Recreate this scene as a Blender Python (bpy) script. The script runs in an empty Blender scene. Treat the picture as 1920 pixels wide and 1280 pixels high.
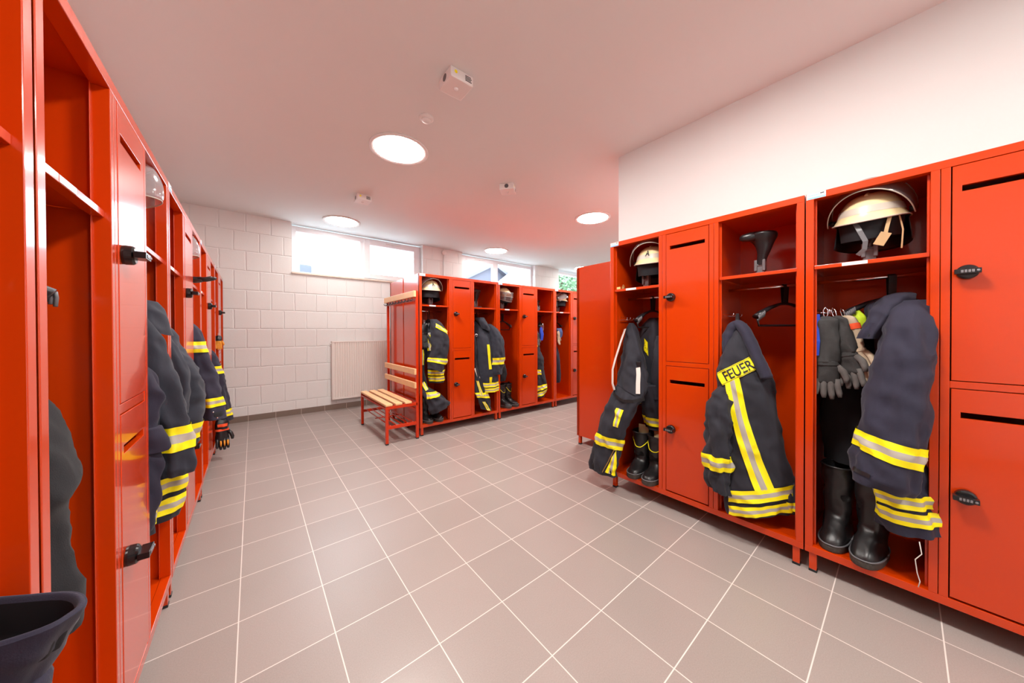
import bpy, math, random
from mathutils import Vector, Matrix, noise
random.seed(4)
PI = math.pi
SC = bpy.context.scene
COL = SC.collection

# ------------------------------------------------------------------ camera
CAM_H = 1.1799
cam_d = bpy.data.cameras.new('camera')
cam = bpy.data.objects.new('camera', cam_d); COL.objects.link(cam)
cam_d.sensor_width = 36.0
cam_d.lens = 11.2193
cam_d.shift_y = -0.00689
cam_d.clip_start = 0.02
yaw, pitch, roll = math.radians(39.108), math.radians(-0.4266), math.radians(-0.1892)
fw = Vector((math.sin(yaw)*math.cos(pitch), math.cos(yaw)*math.cos(pitch), math.sin(pitch)))
rt = Vector((math.cos(yaw), -math.sin(yaw), 0)); up = rt.cross(fw)
rt2 = rt*math.cos(roll) + up*math.sin(roll); up2 = -rt*math.sin(roll) + up*math.cos(roll)
cam.matrix_world = Matrix(((rt2.x, up2.x, -fw.x, 0), (rt2.y, up2.y, -fw.y, 0), (rt2.z, up2.z, -fw.z, CAM_H), (0, 0, 0, 1)))
SC.camera = cam

# ------------------------------------------------------------------ sky, exposure
world = bpy.data.worlds.new('world'); SC.world = world; world.use_nodes = True
bg = world.node_tree.nodes['Background']
bg.inputs[0].default_value = (0.80, 0.90, 1.0, 1); bg.inputs[1].default_value = 4.2
LAMP_STRENGTH = 60.0
vs = SC.view_settings
vs.view_transform = 'Standard'; vs.look = 'None'; vs.gamma = 1.0; vs.use_curve_mapping = False
vs.exposure = 1.27
SC.cycles.max_bounces = 12; SC.cycles.diffuse_bounces = 8; SC.cycles.glossy_bounces = 4
SC.cycles.transparent_max_bounces = 12; SC.cycles.transmission_bounces = 6
SC.cycles.use_denoising = True
SC.cycles.caustics_reflective = False; SC.cycles.caustics_refractive = False
SC.cycles.sample_clamp_indirect = 8.0

# ------------------------------------------------------------------ materials
def nmat(name):
    m = bpy.data.materials.new(name); m.use_nodes = True
    nt = m.node_tree; return m, nt, nt.nodes['Principled BSDF']
def N(nt, t, **kw):
    n = nt.nodes.new(t)
    for k, v in kw.items(): setattr(n, k, v)
    return n
def math_n(nt, op, a, b=None):
    n = nt.nodes.new('ShaderNodeMath'); n.operation = op
    for i, x in enumerate((a, b)):
        if x is None: continue
        if isinstance(x, (int, float)): n.inputs[i].default_value = x
        else: nt.links.new(x, n.inputs[i])
    return n.outputs[0]
def pmat(name, col, rough=0.5, metal=0.0, spec=0.5, coat=0.0, noise_amt=0.0, noise_scale=20, bump=0.0, bump_scale=200, sheen=0.0, coat_rough=0.1, emit=None):
    m, nt, b = nmat(name)
    b.inputs['Base Color'].default_value = (*col, 1)
    b.inputs['Roughness'].default_value = rough
    b.inputs['Metallic'].default_value = metal
    b.inputs['Specular IOR Level'].default_value = spec
    b.inputs['Coat Weight'].default_value = coat
    b.inputs['Coat Roughness'].default_value = coat_rough
    b.inputs['Sheen Weight'].default_value = sheen
    b.inputs['Sheen Roughness'].default_value = 0.5
    tc = N(nt, 'ShaderNodeTexCoord')
    if noise_amt > 0:
        nz = N(nt, 'ShaderNodeTexNoise'); nz.inputs['Scale'].default_value = noise_scale; nz.inputs['Detail'].default_value = 4
        nt.links.new(tc.outputs['Object'], nz.inputs['Vector'])
        mx = N(nt, 'ShaderNodeMix', data_type='RGBA')
        mx.inputs[6].default_value = (*[c*(1-noise_amt) for c in col], 1)
        mx.inputs[7].default_value = (*[min(1, c*(1+noise_amt)) for c in col], 1)
        nt.links.new(nz.outputs['Fac'], mx.inputs[0]); nt.links.new(mx.outputs[2], b.inputs['Base Color'])
    if bump > 0:
        nz2 = N(nt, 'ShaderNodeTexNoise'); nz2.inputs['Scale'].default_value = bump_scale; nz2.inputs['Detail'].default_value = 3
        nt.links.new(tc.outputs['Object'], nz2.inputs['Vector'])
        bp = N(nt, 'ShaderNodeBump'); bp.inputs['Strength'].default_value = bump; bp.inputs['Distance'].default_value = 0.002
        nt.links.new(nz2.outputs['Fac'], bp.inputs['Height']); nt.links.new(bp.outputs[0], b.inputs['Normal'])
    if emit:
        b.inputs['Emission Color'].default_value = (*emit[0], 1); b.inputs['Emission Strength'].default_value = emit[1]
    return m

RED = pmat('red_powder_coat', (0.55, 0.040, 0.0003), rough=0.24, spec=0.45, coat=0.45, coat_rough=0.07, noise_amt=0.02, noise_scale=3, bump=0.015, bump_scale=900)
RED_TUBE = pmat('red_tube_paint', (0.54, 0.028, 0.0005), rough=0.25, noise_amt=0.02)
BLACK = pmat('black_plastic', (0.012, 0.012, 0.014), rough=0.35, noise_amt=0.1)
LOCK = pmat('lock_black', (0.01, 0.01, 0.011), rough=0.22)
DIAL = pmat('lock_dial', (0.28, 0.28, 0.30), rough=0.3, metal=0.6)
GREYP = pmat('grey_clamp_plastic', (0.13, 0.13, 0.14), rough=0.4)
CHROME = pmat('chrome', (0.80, 0.80, 0.82), rough=0.14, metal=1.0)
WHITE = pmat('white_plastic', (0.80, 0.79, 0.78), rough=0.45)
PVC = pmat('white_window_frame', (0.82, 0.83, 0.86), rough=0.35)
PAPER = pmat('white_label', (0.80, 0.80, 0.80), rough=0.6)
PBLUE = pmat('label_light_blue', (0.22, 0.48, 0.80), rough=0.6)
INK = pmat('black_ink', (0.01, 0.01, 0.012), rough=0.6)
WOOD = pmat('beech_wood', (0.80, 0.50, 0.25), rough=0.42, noise_amt=0.10, noise_scale=9)
MARBLE = pmat('sill_stone', (0.72, 0.64, 0.55), rough=0.4, noise_amt=0.08)
NAVY = pmat('navy_fabric', (0.0150, 0.0140, 0.0330), rough=0.85, sheen=0.06, noise_amt=0.25, noise_scale=14, bump=0.25, bump_scale=420)
CHARC = pmat('charcoal_blue_fabric', (0.0135, 0.0140, 0.0225), rough=0.85, sheen=0.05, noise_amt=0.25, noise_scale=14, bump=0.25, bump_scale=420)
GREYF = pmat('grey_blue_fabric', (0.0175, 0.0215, 0.0350), rough=0.88, sheen=0.06, noise_amt=0.3, noise_scale=12, bump=0.25, bump_scale=420)
DARKF = pmat('black_lining', (0.008, 0.008, 0.011), rough=0.9, noise_amt=0.2)
YEL = pmat('fluorescent_yellow', (0.95, 0.84, 0.0), rough=0.6, bump=0.1, bump_scale=600)
SIL = pmat('silver_reflective', (0.42, 0.39, 0.34), rough=0.45, spec=0.6, bump=0.1, bump_scale=600)
CREAM = pmat('cream_helmet_shell', (0.76, 0.64, 0.36), rough=0.24, coat=0.5, noise_amt=0.04)
HBAND = pmat('helmet_grey_band', (0.50, 0.45, 0.38), rough=0.35)
LEATHER = pmat('black_leather', (0.012, 0.011, 0.012), rough=0.38, noise_amt=0.3, bump=0.25, bump_scale=60)
SOLE = pmat('boot_sole_rubber', (0.045, 0.035, 0.028), rough=0.75, noise_amt=0.4, noise_scale=40)
TAN = pmat('tan_leather', (0.52, 0.34, 0.17), rough=0.7, noise_amt=0.15, bump=0.2, bump_scale=150)
FELT = pmat('felt_insole', (0.78, 0.58, 0.30), rough=0.9)
TANG = pmat('beige_work_leather', (0.46, 0.36, 0.25), rough=0.8, noise_amt=0.25, noise_scale=25, bump=0.3, bump_scale=160)
GLOVE = pmat('dark_grey_glove', (0.035, 0.034, 0.034), rough=0.85, noise_amt=0.35, noise_scale=40, bump=0.3, bump_scale=250)
PALM = pmat('grey_glove_leather', (0.11, 0.10, 0.095), rough=0.85, noise_amt=0.3, noise_scale=30, bump=0.3, bump_scale=200)
ORANGE = pmat('orange_red_fabric', (0.85, 0.09, 0.02), rough=0.6)
AMBER = pmat('amber_print', (0.80, 0.33, 0.03), rough=0.6)
BLUE = pmat('bright_blue_strap', (0.02, 0.07, 0.55), rough=0.5)
DENIM = pmat('dull_blue_cloth', (0.05, 0.09, 0.22), rough=0.8, noise_amt=0.2)
WEB = pmat('white_webbing', (0.66, 0.60, 0.55), rough=0.8, bump=0.2, bump_scale=300)
BRASS = pmat('brass_zip', (0.45, 0.28, 0.10), rough=0.4, metal=0.8)
RAD = pmat('radiator_enamel', (0.80, 0.76, 0.72), rough=0.4)
SLOTD = pmat('dark_recess', (0.012, 0.008, 0.008), rough=0.9)
WALLP = pmat('smooth_white_wall', (0.775, 0.80, 0.80), rough=0.9, noise_amt=0.015, noise_scale=4, bump=0.03, bump_scale=300)
CEILM = pmat('white_ceiling', (0.755, 0.80, 0.80), rough=0.92, noise_amt=0.01, noise_scale=3)
LEDM = pmat('lamp_diffuser', (0.9, 0.9, 0.9), rough=0.5, emit=((1.0, 0.955, 0.90), LAMP_STRENGTH))
LEDD = pmat('lamp_diffuser_dimmed', (0.9, 0.9, 0.9), rough=0.5, emit=((1.0, 0.955, 0.90), LAMP_STRENGTH*0.22))
LENS = pmat('clear_led_lens', (0.85, 0.85, 0.85), rough=0.1, spec=1.0)
LEAF = pmat('tree_leaves', (0.15, 0.28, 0.14), rough=0.7, noise_amt=0.5, noise_scale=3)
BARK = pmat('tree_bark', (0.12, 0.08, 0.05), rough=0.9, noise_amt=0.3)
TILE_R = pmat('red_roof_tiles', (0.42, 0.18, 0.13), rough=0.8, noise_amt=0.15)
SLATE = pmat('grey_roof_slates', (0.14, 0.15, 0.19), rough=0.7, noise_amt=0.1)
RENDERW = pmat('light_house_render', (0.62, 0.50, 0.46), rough=0.9, noise_amt=0.05)
ZINC = pmat('zinc_chimney', (0.085, 0.10, 0.13), rough=0.6, noise_amt=0.1)
BOUNCE_GROUND = pmat('outside_bounce_ground', (0.40, 0.39, 0.37), rough=1.0, noise_amt=0.3, noise_scale=1)  # unseen ground, made pale to bounce daylight up onto the ceiling

def glassy(name, tint, refl=0.08, rough=0.03, haze=0.0):
    m = bpy.data.materials.new(name); m.use_nodes = True; nt = m.node_tree
    nt.nodes.remove(nt.nodes['Principled BSDF']); out = nt.nodes['Material Output']
    tr = N(nt, 'ShaderNodeBsdfTransparent'); tr.inputs[0].default_value = (*tint, 1)
    gl = N(nt, 'ShaderNodeBsdfGlossy'); gl.inputs['Roughness'].default_value = rough
    fr = N(nt, 'ShaderNodeFresnel'); fr.inputs['IOR'].default_value = 1.5
    ge = N(nt, 'ShaderNodeNewGeometry')
    ad = math_n(nt, 'MULTIPLY', math_n(nt, 'ADD', fr.outputs[0], refl), math_n(nt, 'SUBTRACT', 1.0, ge.outputs['Backfacing']))
    mx = N(nt, 'ShaderNodeMixShader'); nt.links.new(ad, mx.inputs[0])
    nt.links.new(tr.outputs[0], mx.inputs[1]); nt.links.new(gl.outputs[0], mx.inputs[2])
    if haze:
        df = N(nt, 'ShaderNodeBsdfDiffuse'); df.inputs[0].default_value = (0.8, 0.78, 0.8, 1)
        m2 = N(nt, 'ShaderNodeMixShader'); m2.inputs[0].default_value = haze
        nt.links.new(mx.outputs[0], m2.inputs[1]); nt.links.new(df.outputs[0], m2.inputs[2]); mx = m2
    nt.links.new(mx.outputs[0], out.inputs[0]); return m
PANE = glassy('window_pane_glass', (0.97, 0.98, 0.99), 0.0)
VISOR = glassy('smoky_visor', (0.60, 0.48, 0.45), 0.08, 0.10, 0.08)
VISORC = glassy('clear_visor', (0.90, 0.88, 0.90), 0.05, 0.10, 0.16)

def tile_floor(name, base, grout, dx, dy, ox, oy, axes=(0, 1), gw=0.0020, rough=0.33):
    m, nt, b = nmat(name)
    tc = N(nt, 'ShaderNodeTexCoord'); sp = N(nt, 'ShaderNodeSeparateXYZ'); nt.links.new(tc.outputs['Object'], sp.inputs[0])
    ms = []; cells = []
    for ax, dd, o in ((axes[0], dx, ox), (axes[1], dy, oy)):
        t = math_n(nt, 'DIVIDE', math_n(nt, 'SUBTRACT', sp.outputs[ax], o), dd)
        fl = math_n(nt, 'FLOOR', t); fr = math_n(nt, 'SUBTRACT', t, fl)
        ds = math_n(nt, 'MULTIPLY', math_n(nt, 'MINIMUM', fr, math_n(nt, 'SUBTRACT', 1.0, fr)), dd)
        ms.append(math_n(nt, 'LESS_THAN', ds, gw)); cells.append(fl)
    mask = math_n(nt, 'MAXIMUM', ms[0], ms[1])
    cb = N(nt, 'ShaderNodeCombineXYZ'); nt.links.new(cells[0], cb.inputs[0]); nt.links.new(cells[1], cb.inputs[1])
    wn = N(nt, 'ShaderNodeTexWhiteNoise'); nt.links.new(cb.outputs[0], wn.inputs['Vector'])
    nz = N(nt, 'ShaderNodeTexNoise'); nz.inputs['Scale'].default_value = 240; nz.inputs['Detail'].default_value = 3
    nt.links.new(tc.outputs['Object'], nz.inputs['Vector'])
    nz2 = N(nt, 'ShaderNodeTexNoise'); nz2.inputs['Scale'].default_value = 2.2; nz2.inputs['Detail'].default_value = 4
    nt.links.new(tc.outputs['Object'], nz2.inputs['Vector'])
    v = math_n(nt, 'ADD', math_n(nt, 'MULTIPLY', wn.outputs['Value'], 0.10), math_n(nt, 'ADD', math_n(nt, 'MULTIPLY', nz.outputs['Fac'], 0.34), math_n(nt, 'MULTIPLY', nz2.outputs['Fac'], 0.12)))
    v = math_n(nt, 'ADD', v, 0.72)
    vm = N(nt, 'ShaderNodeVectorMath', operation='SCALE'); vm.inputs[0].default_value = base; nt.links.new(v, vm.inputs['Scale'])
    mx = N(nt, 'ShaderNodeMix', data_type='RGBA'); nt.links.new(mask, mx.inputs[0])
    nt.links.new(vm.outputs[0], mx.inputs[6]); mx.inputs[7].default_value = (*grout, 1)
    nt.links.new(mx.outputs[2], b.inputs['Base Color'])
    b.inputs['Roughness'].default_value = rough
    h = math_n(nt, 'ADD', math_n(nt, 'MULTIPLY', mask, -1.0), math_n(nt, 'MULTIPLY', nz.outputs['Fac'], 0.12))
    bp = N(nt, 'ShaderNodeBump'); bp.inputs['Strength'].default_value = 0.35; bp.inputs['Distance'].default_value = 0.002
    nt.links.new(h, bp.inputs['Height']); nt.links.new(bp.outputs[0], b.inputs['Normal'])
    return m
FLEECE = pmat('dark_fleece', (0.0070, 0.0078, 0.0105), rough=0.95, sheen=0.03, noise_amt=0.3, noise_scale=14, bump=0.4, bump_scale=500)
FLOORM = tile_floor('grey_floor_tiles', (0.320, 0.278, 0.258), (0.70, 0.64, 0.60), 0.2975, 0.3015, -0.053, 0.203)
BASEM = tile_floor('skirting_tiles', (0.20, 0.150, 0.120), (0.62, 0.52, 0.46), 0.2975, 0.5, -0.053, -0.2, axes=(0, 2))
BASEMY = tile_floor('skirting_tiles_side', (0.20, 0.150, 0.120), (0.62, 0.52, 0.46), 0.3015, 0.5, 0.203, -0.2, axes=(1, 2))

def brick_wall():
    m, nt, b = nmat('painted_block_wall')
    tc = N(nt, 'ShaderNodeTexCoord'); sp = N(nt, 'ShaderNodeSeparateXYZ'); nt.links.new(tc.outputs['Object'], sp.inputs[0])
    nzv = N(nt, 'ShaderNodeTexNoise'); nzv.inputs['Scale'].default_value = 9; nt.links.new(tc.outputs['Object'], nzv.inputs['Vector'])
    wob = math_n(nt, 'MULTIPLY', math_n(nt, 'SUBTRACT', nzv.outputs['Fac'], 0.5), 0.012)
    tz = math_n(nt, 'DIVIDE', math_n(nt, 'SUBTRACT', math_n(nt, 'ADD', sp.outputs[2], wob), 1.751 - 0.258*8), 0.258)
    fz = math_n(nt, 'FLOOR', tz); rz = math_n(nt, 'SUBTRACT', tz, fz)
    par = math_n(nt, 'MULTIPLY', math_n(nt, 'MODULO', math_n(nt, 'ADD', fz, 1.0), 2.0), 0.47)
    tx = math_n(nt, 'ADD', math_n(nt, 'DIVIDE', math_n(nt, 'SUBTRACT', math_n(nt, 'ADD', sp.outputs[0], wob), -0.063 - 0.267*20), 0.267), par)
    fx = math_n(nt, 'FLOOR', tx); rx = math_n(nt, 'SUBTRACT', tx, fx)
    def dist(r, s): return math_n(nt, 'MULTIPLY', math_n(nt, 'MINIMUM', r, math_n(nt, 'SUBTRACT', 1.0, r)), s)
    dd = math_n(nt, 'MINIMUM', dist(rz, 0.258), dist(rx, 0.267))
    mr = N(nt, 'ShaderNodeMapRange'); mr.interpolation_type = 'SMOOTHSTEP'
    mr.inputs['From Min'].default_value = 0.002; mr.inputs['From Max'].default_value = 0.011
    nt.links.new(dd, mr.inputs['Value'])
    cb = N(nt, 'ShaderNodeCombineXYZ'); nt.links.new(fx, cb.inputs[0]); nt.links.new(fz, cb.inputs[1])
    wn = N(nt, 'ShaderNodeTexWhiteNoise'); nt.links.new(cb.outputs[0], wn.inputs['Vector'])
    nz = N(nt, 'ShaderNodeTexNoise'); nz.inputs['Scale'].default_value = 90; nt.links.new(tc.outputs['Object'], nz.inputs['Vector'])
    h = math_n(nt, 'ADD', mr.outputs[0], math_n(nt, 'ADD', math_n(nt, 'MULTIPLY', wn.outputs['Value'], 0.25), math_n(nt, 'MULTIPLY', nz.outputs['Fac'], 0.10)))
    bp = N(nt, 'ShaderNodeBump'); bp.inputs['Strength'].default_value = 0.7; bp.inputs['Distance'].default_value = 0.006
    nt.links.new(h, bp.inputs['Height']); nt.links.new(bp.outputs[0], b.inputs['Normal'])
    b.inputs['Base Color'].default_value = (0.78, 0.80, 0.795, 1); b.inputs['Roughness'].default_value = 0.75
    return m
BRICK = brick_wall()

# ------------------------------------------------------------------ mesh builder
def lerp(a, b, t): return a + (b - a)*t
def smooth(t): t = max(0.0, min(1.0, t)); return t*t*(3 - 2*t)
class MB:
    def __init__(s): s.v = []; s.f = []; s.m = []
    def add(s, vs, fs, m=0):
        o = len(s.v); s.v += [tuple(v) for v in vs]
        for f in fs: s.f.append(tuple(o + i for i in f)); s.m.append(m)
        return s
    def box(s, x0, x1, y0, y1, z0, z1, m=0):
        vs = [(x, y, z) for z in (z0, z1) for y in (y0, y1) for x in (x0, x1)]
        return s.add(vs, [(0, 2, 3, 1), (4, 5, 7, 6), (0, 1, 5, 4), (1, 3, 7, 5), (3, 2, 6, 7), (2, 0, 4, 6)], m)
    def tube(s, pts, r, n=8, m=0, caps=True, flat=1.0, flat_dir=None):
        pts = [Vector(p) for p in pts]; k = len(pts); rs = r if isinstance(r, (list, tuple)) else [r]*k
        rings = []; prev = None
        for i, p in enumerate(pts):
            t = (pts[min(i+1, k-1)] - pts[max(i-1, 0)])
            t = t.normalized() if t.length > 1e-9 else Vector((0, 0, 1))
            ref = Vector(flat_dir) if flat_dir else (prev if prev is not None else (Vector((0, 0, 1)) if abs(t.z) < 0.9 else Vector((1, 0, 0))))
            a = ref - t*ref.dot(t)
            if a.length < 1e-6: a = Vector((1, 0, 0)) - t*t.x
            a.normalize(); b = t.cross(a); prev = a
            rings.append([p + (a*math.cos(2*PI*j/n)*flat + b*math.sin(2*PI*j/n))*rs[i] for j in range(n)])
        vs = [v for rg in rings for v in rg]; fs = []
        for i in range(k-1):
            for j in range(n):
                fs.append((i*n+j, i*n+(j+1) % n, (i+1)*n+(j+1) % n, (i+1)*n+j))
        if caps: fs.append(tuple(reversed(range(n)))); fs.append(tuple((k-1)*n + j for j in range(n)))
        return s.add(vs, fs, m)
    def ribbon(s, pts, w, th, wdir, m=0):
        """flat strap: width along wdir, thickness th"""
        wd = Vector(wdir).normalized(); pts = [Vector(p) for p in pts]; k = len(pts); vs = []; fs = []
        for i, p in enumerate(pts):
            t = (pts[min(i+1, k-1)] - pts[max(i-1, 0)]).normalized(); n_ = t.cross(wd).normalized()
            w2 = n_.cross(t).normalized()
            vs += [p + w2*w/2 + n_*th/2, p - w2*w/2 + n_*th/2, p - w2*w/2 - n_*th/2, p + w2*w/2 - n_*th/2]
        for i in range(k-1):
            for j in range(4): fs.append((i*4+j, i*4+(j+1) % 4, (i+1)*4+(j+1) % 4, (i+1)*4+j))
        fs.append((3, 2, 1, 0)); fs.append(tuple((k-1)*4+j for j in range(4)))
        return s.add(vs, fs, m)
    def grid(s, fn, nu, nv, m=0, closed=False, mf=None):
        cu = nu if closed else nu+1
        vs = [fn(i/nu, j/nv) for j in range(nv+1) for i in range(cu)]; fs = []; ms = []
        for j in range(nv):
            for i in range(nu):
                i2 = (i+1) % cu
                fs.append((j*cu+i, j*cu+i2, (j+1)*cu+i2, (j+1)*cu+i)); ms.append(mf(i, j) if mf else m)
        o = len(s.v); s.v += [tuple(v) for v in vs]
        for f, mm in zip(fs, ms): s.f.append(tuple(o+q for q in f)); s.m.append(mm)
        return s
    def lathe(s, prof, n=32, c=(0, 0, 0), m=0, axis='z'):
        vs = []; fs = []
        for r, z in prof:
            for j in range(n):
                a = 2*PI*j/n; x, y = r*math.cos(a), r*math.sin(a)
                p = (x, y, z) if axis == 'z' else ((x, z, y) if axis == 'y' else (z, x, y))
                vs.append((c[0]+p[0], c[1]+p[1], c[2]+p[2]))
        k = len(prof)
        for i in range(k-1):
            for j in range(n): fs.append((i*n+j, i*n+(j+1) % n, (i+1)*n+(j+1) % n, (i+1)*n+j))
        fs.append(tuple(range(n))[::-1]); fs.append(tuple((k-1)*n+j for j in range(n)))
        return s.add(vs, fs, m)
    def mesh(s, name, mats, o=(0, 0, 0), smooth_=False):
        me = bpy.data.meshes.new(name)
        me.from_pydata([(x-o[0], y-o[1], z-o[2]) for x, y, z in s.v], [], s.f)
        for mt in (mats if isinstance(mats, (list, tuple)) else [mats]): me.materials.append(mt)
        for p, mm in zip(me.polygons, s.m):
            p.material_index = mm; p.use_smooth = smooth_
        me.validate(); me.update()
        import bmesh
        bm = bmesh.new(); bm.from_mesh(me); bmesh.ops.recalc_face_normals(bm, faces=bm.faces); bm.to_mesh(me); bm.free()
        return me

def mods(ob, bevel=0.0, solid=0.0, sub=0, seg=2):
    if solid: md = ob.modifiers.new('solid', 'SOLIDIFY'); md.thickness = solid; md.offset = 0
    if sub: md = ob.modifiers.new('sub', 'SUBSURF'); md.levels = sub; md.render_levels = sub
    if bevel: md = ob.modifiers.new('bevel', 'BEVEL'); md.width = bevel; md.segments = seg; md.limit_method = 'ANGLE'; md.angle_limit = math.radians(40)

IDM = Matrix.Identity(4)
class Thing:
    """An Empty at the thing's base that parents its parts; coordinates are given in the frame F (a locker's own frame or the room)."""
    def __init__(s, name, label, cat, o=(0, 0, 0), F=IDM, group=None):
        s.o = o; s.F = F
        s.root = bpy.data.objects.new(name, None); COL.objects.link(s.root)
        s.root.empty_display_size = 0.05
        s.root.matrix_world = F @ Matrix.Translation(o)
        s.root['label'] = label; s.root['category'] = cat
        if group: s.root['group'] = group
    def part(s, name, mb, mats, parent=None, sm=False, label=None, **kw):
        ob = bpy.data.objects.new(name, mb.mesh(name, mats, s.o, sm)); COL.objects.link(ob)
        ob.parent = parent or s.root
        if label: ob['label'] = label
        mods(ob, **kw); return ob
def solo(name, label, cat, mb, mats, o=(0, 0, 0), F=IDM, group=None, sm=False, kind=None, **kw):
    ob = bpy.data.objects.new(name, mb.mesh(name, mats, o, sm)); COL.objects.link(ob)
    ob.matrix_world = F @ Matrix.Translation(o)
    if label: ob['label'] = label
    if cat: ob['category'] = cat
    if group: ob['group'] = group
    if kind: ob['kind'] = kind
    mods(ob, **kw); return ob
def struct(name, mb, mats, label=None, cat=None, sm=False, **kw):
    return solo(name, label, cat, mb, mats, kind='structure', sm=sm, **kw)
def child(ob, name, mb, mats, sm=False, **kw):
    c = bpy.data.objects.new(name, mb.mesh(name, mats, tuple(ob.matrix_world.translation), sm)); COL.objects.link(c); c.parent = ob
    mods(c, **kw); return c
def copy_tree(o, parent=None):
    c = o.copy(); COL.objects.link(c)
    if parent: c.parent = parent
    for ch in o.children: copy_tree(ch, c)
    return c

# ------------------------------------------------------------------ room
ZC = 2.7655; YW = 5.5397; XL = -0.2839; XR = 2.1163; YM = 3.4513
DEP = 0.478                      # locker depth
XWL = XL - DEP - 0.012           # left wall
XWR = 2.600                      # right wall
YE = 1.650                       # end of the right wall
XF, YB = 9.0, -2.7
s = MB().box(XWL-0.2, XF+0.2, YB-0.2, YW+0.5, -0.08, 0); struct('floor', s, FLOORM, 'grey stoneware floor tiles with light joints', 'floor')
s = MB().box(XWL-0.2, XF+0.2, YB-0.2, YW+0.36, ZC, ZC+0.2); struct('ceiling', s, CEILM, 'smooth white ceiling with round lamps', 'ceiling')
struct('wall_left', MB().box(XWL-0.2, XWL, YB-0.2, YW+0.36, 0, ZC), WALLP, 'white wall behind the left row of lockers', 'wall')
struct('wall_right', MB().box(XWR, XF, YB-0.2, YE, 0, ZC), WALLP, 'smooth white wall behind and above the right-hand lockers', 'wall')
struct('wall_rear', MB().box(XWL, XWR, YB-0.2, YB, 0, ZC), WALLP, 'white wall behind the viewpoint', 'wall')
struct('wall_far', MB().box(XF, XF+0.2, YE, YW+0.36, 0, ZC), WALLP, 'white wall closing the far end of the room', 'wall')
SILL = 2.045
WIN = [(0.445, 2.415), (3.235, 5.215), (6.035, 8.0)]
s = MB().box(XWL, XF, YW, YW+0.36, 0, SILL)
xs = [XWL] + [x for w in WIN for x in w] + [XF]
for i in range(0, len(xs), 2): s.box(xs[i], xs[i+1], YW, YW+0.36, SILL, ZC)
struct('wall_back', s, BRICK, 'white painted block wall with the high windows', 'wall')
def window(n, x0, x1, left_sash):
    y0, y1 = YW+0.10, YW+0.17
    z0, z1 = SILL+0.012, ZC-0.02
    xm = x0 + (0.975 if not left_sash else 0.92)
    f = MB()
    f.box(x0+.005, x0+0.06, y0, y1, z0, z1); f.box(x1-0.06, x1-.005, y0, y1, z0, z1)
    f.box(x0+0.06, x1-0.06, y0, y1, z1-0.075, z1); f.box(x0+0.06, x1-0.06, y0, y1, z0, z0+0.025)
    f.box(xm-0.04, xm+0.035, y0, y1, z0+0.025, z1-0.075)
    ob = struct('window_%d' % n, f, PVC, 'white framed high window with a fixed pane and a tilting sash', 'window', bevel=0.004)
    fx = (x0+0.06, xm-0.04); sx = (xm+0.035, x1-0.06)
    if left_sash: fx, sx = sx, fx
    g = MB().box(fx[0], fx[1], y0+0.03, y0+0.05, z0+0.025, z1-0.075); child(ob, 'pane', g, PANE)
    a, b = sx; w = 0.075
    sa = MB(); ys0, ys1 = y0-0.018, y0+0.05; za, zb = z0+0.028, z1-0.02
    sa.box(a-.02, a+w, ys0, ys1, za, zb); sa.box(b-w, b+.02, ys0, ys1, za, zb); sa.box(a+w, b-w, ys0, ys1, zb-0.085, zb); sa.box(a+w, b-w, ys0, ys1, za, za+0.075)
    so = child(ob, 'sash', sa, PVC, bevel=0.004)
    child(so, 'pane', MB().box(a+w, b-w, y0+0.015, y0+0.035, za+0.075, zb-0.085), PANE)
    h = MB(); hx = (a+b)/2 - 0.12
    h.box(hx, hx+0.24, ys0-0.016, ys0, zb-0.035, zb-0.012); h.box(hx+0.10, hx+0.14, ys0-0.024, ys0, zb-0.045, zb-0.02)
    child(ob, 'handle', h, WHITE, bevel=0.003)
    return ob
for i, (w, ls) in enumerate(zip(WIN, (False, True, False))):
    ob = window(i+1, w[0], w[1], ls)
    ob['label'] = ['high window nearest the left lockers above the radiator, roof and chimney outside', 'second high window, house gables outside, behind the middle lockers', 'third high window at right with green leaves outside'][i]
    struct('trim_%d' % (i+1), MB().box(w[0]-0.005, w[1]+0.005, YW-0.022, YW+0.10, SILL-0.016, SILL+0.010), MARBLE,
           ['stone window sill under the first high window', 'stone window sill under the second high window', 'stone window sill under the third high window'][i], 'window sill', bevel=0.003)
struct('baseboard_back', MB().box(XWL+0.004, XF-0.004, YW-0.012, YW, 0, 0.078), BASEM, 'grey-brown tile skirting along the block wall', 'skirting')
struct('baseboard_right', MB().box(XWR-0.012, XWR, YB+0.01, YE, 0, 0.078), BASEMY, 'tile skirting along the smooth right wall', 'skirting')
struct('baseboard_end', MB().box(XWR-.012, XF-0.004, YE, YE+0.012, 0, 0.078), BASEM, 'tile skirting behind the lockers round the corner', 'skirting')
struct('baseboard_left', MB().box(XWL, XWL+0.010, YB+0.01, YW-0.014, 0, 0.078), BASEMY, 'tile skirting behind the left lockers', 'skirting')

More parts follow.
